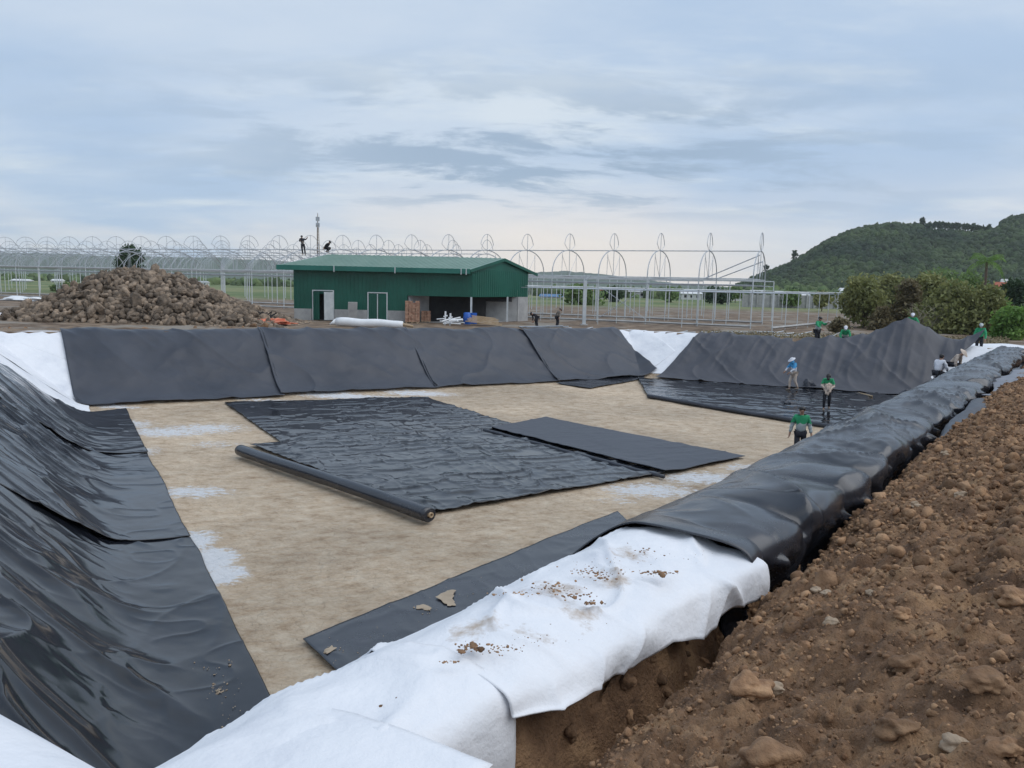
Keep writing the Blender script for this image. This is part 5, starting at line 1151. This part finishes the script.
# walking man on the geotextile
Y=21.3; x=at(800,440,Y)[0]; person((x,Y,.0),face(800,Y)+.12,'man with short dark hair walking this way in a green and grey jacket',hat=('hair',),stride=.9,headbend=.0,arms={'ell':(-.24,-.02,1.09),'wrl':(-.285,.05,.86),'elr':(.24,-.04,1.09),'wrr':(.285,-.01,.85)},scale=1.0)
x,y,_=on(826,410,.1); b_=person((x,y,.08),face(826,y),'person in a green and white top looking down at the white bundle in their hands',hat=('cap','hair'),headbend=.75,bend=.12,stride=.3,low='beigecloth',arms={'ell':(-.24,.10,1.08),'wrl':(-.08,.30,1.02),'elr':(.24,.10,1.08),'wrr':(.08,.30,1.02)},scale=.95)
V,F=lumps([(0,0,0)],np.array([[.13,.08,.19]]),3,.6,1.8,4,flat=1.0); dx,dy=unit(-x,-y); o=link('cloth_bundle',npmesh('cloth_bundle',V,F),M['beigecloth'],label='pale cloth bundle held by the person looking down',cat='bundle'); o.location=(x+dx*.36,y+dy*.36,1.0)
x,y,_=on(793,390,.1); person((x,y,.08),face(793,y)-.9,'person in a blue and white brimmed hat and pale clothes tugging at the liner',top='bluecloth',low='wcloth',legs='beigecloth',hat=('brim','wcloth'),bend=.22,headbend=.3,stride=.6,arms={'ell':(-.22,.14,1.12),'wrl':(-.16,.38,1.0),'elr':(.24,.16,1.14),'wrr':(.14,.42,1.04)},scale=.98)
# seated/crouching pair at the foot of the berm
def onberm(px,Y): x=at(px,380,Y)[0]; return (x,Y,float(surf(x,Y))+.08)
p=onberm(938,31.0); person((p[0],p[1],p[2]),face(938,31)+2.6,'person in a white shirt with dark hair crouching with their back to the camera',top='wcloth',low='wcloth',hat=('hair',),crouch=.75,bend=.35,arms={'ell':(-.25,.18,1.12),'wrl':(-.12,.38,1.05),'elr':(.27,.16,1.12),'wrr':(.16,.40,1.08)},scale=1.0)
p=onberm(953,32.0); person((p[0],p[1],p[2]),face(953,32)+1.2,'crouching person in beige clothes and a conical hat beside the white shirted one',top='beigecloth',low='beigecloth',hat=('conical','beigecloth'),crouch=.8,bend=.7,headbend=.2,arms={'ell':(-.25,.2,1.05),'wrl':(-.1,.42,.95),'elr':(.25,.2,1.05),'wrr':(.1,.42,.95)},scale=.98)
# the four pullers on the far rim
def onrim(px,headpy,Y,h): x,_,z=at(px,headpy,Y); return (x,Y,z-h)
pull={'ell':(-.24,.22,1.20),'wrl':(-.16,.46,1.12),'elr':(.24,.22,1.20),'wrr':(.16,.46,1.12)}
p=onrim(818,317,40.6,1.60); person(p,face(818,40.6)+.9,'leftmost puller on the far rim, upright in a pale green jacket, one arm out',top='jgreen',low='jgrey',hat=('hair',),bend=.25,arms={'ell':(-.26,.16,1.25),'wrl':(-.20,.36,1.40),'elr':(.28,.2,1.2),'wrr':(.2,.42,1.1)})
p=onrim(846,326,40.2,1.18); person(p,face(846,40),'second puller on the far rim, crouching low in green and grey with a white cap',top='jgreen',low='jgrey',hat=('cap','wcloth'),crouch=.65,bend=.6,arms=pull)
p=onrim(913,314.5,39.4,1.52); person(p,face(913,39),'third puller on the far rim, in a white cap at the raised liner peak',top='jgreen',low='jgrey',hat=('cap','wcloth'),bend=.38,arms={'ell':(-.3,.2,1.15),'wrl':(-.34,.42,.95),'elr':(.24,.22,1.20),'wrr':(.12,.46,1.0)})
p=onrim(981,324.5,37.9,1.55); person(p,face(981,38)+.1,'rightmost puller on the far rim, in dark green holding up the corner of the liner',top='jgreen',low='jgreen',hat=('cap','jgrey'),bend=.30,arms={'ell':(-.22,.22,1.15),'wrl':(-.2,.44,.95),'elr':(.24,.1,1.10),'wrr':(.22,.32,.9)})
# two labourers near the shed corner and two up on the frame
x=at(537,322,62)[0]; person((x,62,GZ),2.2,'labourer in dark clothes bending over beside the right corner of the shed',top='trousers',low='trousers',hat=('cap','hair'),bend=1.15,arms={'ell':(-.2,.2,1.1),'wrl':(-.1,.5,1.1),'elr':(.2,.2,1.1),'wrr':(.1,.5,1.1)},scale=1.0)
x=at(557,322,62.5)[0]; person((x,62.5,GZ),-1.0,'labourer in brown clothes standing bent forward, right of the shed corner',top='shoe',low='shoe',hat=('cap','hair'),bend=.45)
x,_,z=at(304,237,74); person((x,74,z-1.75),face(304,74),'labourer in dark clothes standing on the greenhouse frame, left of the radio mast',top='trousers',low='shoe',hat=('cap','hair'),arms={'ell':(-.28,.05,1.3),'wrl':(-.42,.2,1.45),'elr':(.22,.2,1.15),'wrr':(.15,.4,1.2)},lean=.12,scale=1.15)
x,_,z=at(327,240,76); person((x,76,z-1.2),face(327,76)+1,'labourer crouching on the greenhouse frame right of the radio mast',top='trousers',low='trousers',hat=('cap','hair'),crouch=.9,bend=.7,scale=1.1)
# ================= SKY, LIGHT, AIR, CAMERA =================
SUN_EL=math.radians(52); SUN_AZ=math.radians(105)   # azimuth from +Y toward +X
w=bpy.data.worlds.new('World'); sc.world=w; w.use_nodes=True; N=w.node_tree.nodes;L=w.node_tree.links; bg=N['Background']; bg.inputs['Strength'].default_value=.1
sky=N.new('ShaderNodeTexSky'); sky.sky_type='NISHITA'; sky.sun_disc=False; sky.sun_elevation=SUN_EL; sky.sun_rotation=SUN_AZ; sky.air_density=1.0; sky.dust_density=2.0
tc=N.new('ShaderNodeTexCoord'); sp=N.new('ShaderNodeSeparateXYZ'); L.new(tc.outputs['Generated'],sp.inputs[0])
def math_(op,a,b=None,c=None):
    m=N.new('ShaderNodeMath'); m.operation=op
    for i,v in enumerate((a,b,c)):
        if v is None: continue
        if isinstance(v,(int,float)): m.inputs[i].default_value=v
        else: L.new(v,m.inputs[i])
    return m.outputs[0]
zc=math_('MAXIMUM',sp.outputs['Z'],0.0); den=math_('ADD',zc,.13); cx=math_('DIVIDE',sp.outputs['X'],den); cy=math_('DIVIDE',sp.outputs['Y'],den)
cb=N.new('ShaderNodeCombineXYZ'); L.new(cx,cb.inputs[0]); L.new(cy,cb.inputs[1])
def noise(scale,det,rough,off,st=(1,1,1),dist=0.0):
    mp=N.new('ShaderNodeMapping'); mp.inputs['Location'].default_value=off; mp.inputs['Scale'].default_value=st; L.new(cb.outputs[0],mp.inputs[0])
    n=N.new('ShaderNodeTexNoise'); n.inputs['Scale'].default_value=scale; n.inputs['Detail'].default_value=det; n.inputs['Roughness'].default_value=rough; n.inputs['Distortion'].default_value=dist; L.new(mp.outputs[0],n.inputs['Vector']); return n.outputs['Fac']
def mix(f,a,b):
    m=N.new('ShaderNodeMixRGB')
    for i,v in ((0,f),(1,a),(2,b)):
        if isinstance(v,tuple): m.inputs[i].default_value=v
        elif isinstance(v,float): m.inputs[i].default_value=v
        else: L.new(v,m.inputs[i])
    return m.outputs[0]
def rmp(v,a,b,lo=0.,hi=1.,smooth=True):
    m=N.new('ShaderNodeMapRange'); m.interpolation_type='SMOOTHSTEP' if smooth else 'LINEAR'
    for k,val in (('From Min',a),('From Max',b),('To Min',lo),('To Max',hi)): m.inputs[k].default_value=val
    L.new(v,m.inputs['Value']); return m.outputs[0]
K=10.0
def c(r,g,b_,s=1): return (r*K*s,g*K*s,b_*K*s,1)
veil=mix(rmp(noise(.55,6,.55,(3,1,0),(1,1.5,1)),.36,.64),c(.42,.55,.735),c(.57,.665,.79))     # thin high overcast with bluer gaps
veil=mix(math_('MULTIPLY',rmp(noise(.8,7,.6,(9,4,0),(.8,1.5,1)),.50,.68),.75),veil,c(.70,.77,.83))
low=rmp(sp.outputs['Z'],.02,.17,1,0)                                                                 # paler, warmer near the horizon
warm=rmp(noise(.55,4,.55,(1.5,8,0),(1,.6,1)),.40,.60)
veil=mix(math_('MULTIPLY',math_('MULTIPLY',low,warm),.8),veil,c(.80,.78,.78))
gl=math_('MULTIPLY',rmp(math_('ABSOLUTE',math_('SUBTRACT',sp.outputs['X'],.08)),.46,.0),rmp(sp.outputs['Z'],.135,.03))
veil=mix(math_('MULTIPLY',gl,1.0),veil,c(.95,.85,.76))
band=math_('MULTIPLY',math_('MULTIPLY',rmp(sp.outputs['Z'],.07,.13),rmp(sp.outputs['Z'],.30,.17)),rmp(math_('ABSOLUTE',math_('SUBTRACT',sp.outputs['X'],.03)),.55,.12,.12,1.0))
dk=math_('MULTIPLY',rmp(noise(1.5,10,.64,(5.2,2.1,0),(.7,1.25,1),.35),.46,.58),math_('MULTIPLY',band,.9))
veil=mix(dk,veil,c(.315,.42,.56))
skym=N.new('ShaderNodeVectorMath'); skym.operation='SCALE'; L.new(sky.outputs[0],skym.inputs[0]); skym.inputs['Scale'].default_value=.55
col=mix(.90,skym.outputs[0],veil)
L.new(col,bg.inputs['Color'])
ld=bpy.data.lights.new('sun','SUN'); ld.energy=1.4; ld.angle=math.radians(70); ld.color=(1,.97,.93); lo=bpy.data.objects.new('sun',ld); COL.objects.link(lo)
from mathutils import Vector
dv=Vector((math.sin(SUN_AZ)*math.cos(SUN_EL),math.cos(SUN_AZ)*math.cos(SUN_EL),math.sin(SUN_EL))); lo.rotation_euler=dv.to_track_quat('Z','Y').to_euler(); lo.location=(0,0,60)
# air
hz_=MB(); hz_.box((0,1650,85),(7600,3600+400,176)); 
hm=bpy.data.materials.new('thin_haze'); hm.use_nodes=True; nn_=hm.node_tree; nn_.nodes.remove(nn_.nodes['Principled BSDF']); pv=nn_.nodes.new('ShaderNodeVolumePrincipled'); pv.inputs['Density'].default_value=.00012; pv.inputs['Color'].default_value=(.88,.94,1,1); pv.inputs['Density Attribute'].default_value=''; pv.inputs['Anisotropy'].default_value=.1
nn_.links.new(pv.outputs[0],nn_.nodes['Material Output'].inputs['Volume'])
hz_.build('haze',hm,None,kind='stuff')
cam=bpy.data.cameras.new('camera'); co_=bpy.data.objects.new('camera',cam); COL.objects.link(co_); sc.camera=co_
cam.sensor_width=36; cam.lens=FPX/1024*36; cam.clip_start=.05; cam.clip_end=20000
from mathutils import Matrix
mt_=Matrix(((R_[0],U_[0],-F_[0],CAM[0]),(R_[1],U_[1],-F_[1],CAM[1]),(R_[2],U_[2],-F_[2],CAM[2]),(0,0,0,1))); co_.matrix_world=mt_
sc.view_settings.view_transform='Standard'; sc.view_settings.look='None'; sc.view_settings.exposure=.2; sc.view_settings.gamma=1; sc.view_settings.use_curve_mapping=False
sc.cycles.volume_bounces=1; sc.cycles.max_bounces=6; sc.cycles.transparent_max_bounces=8
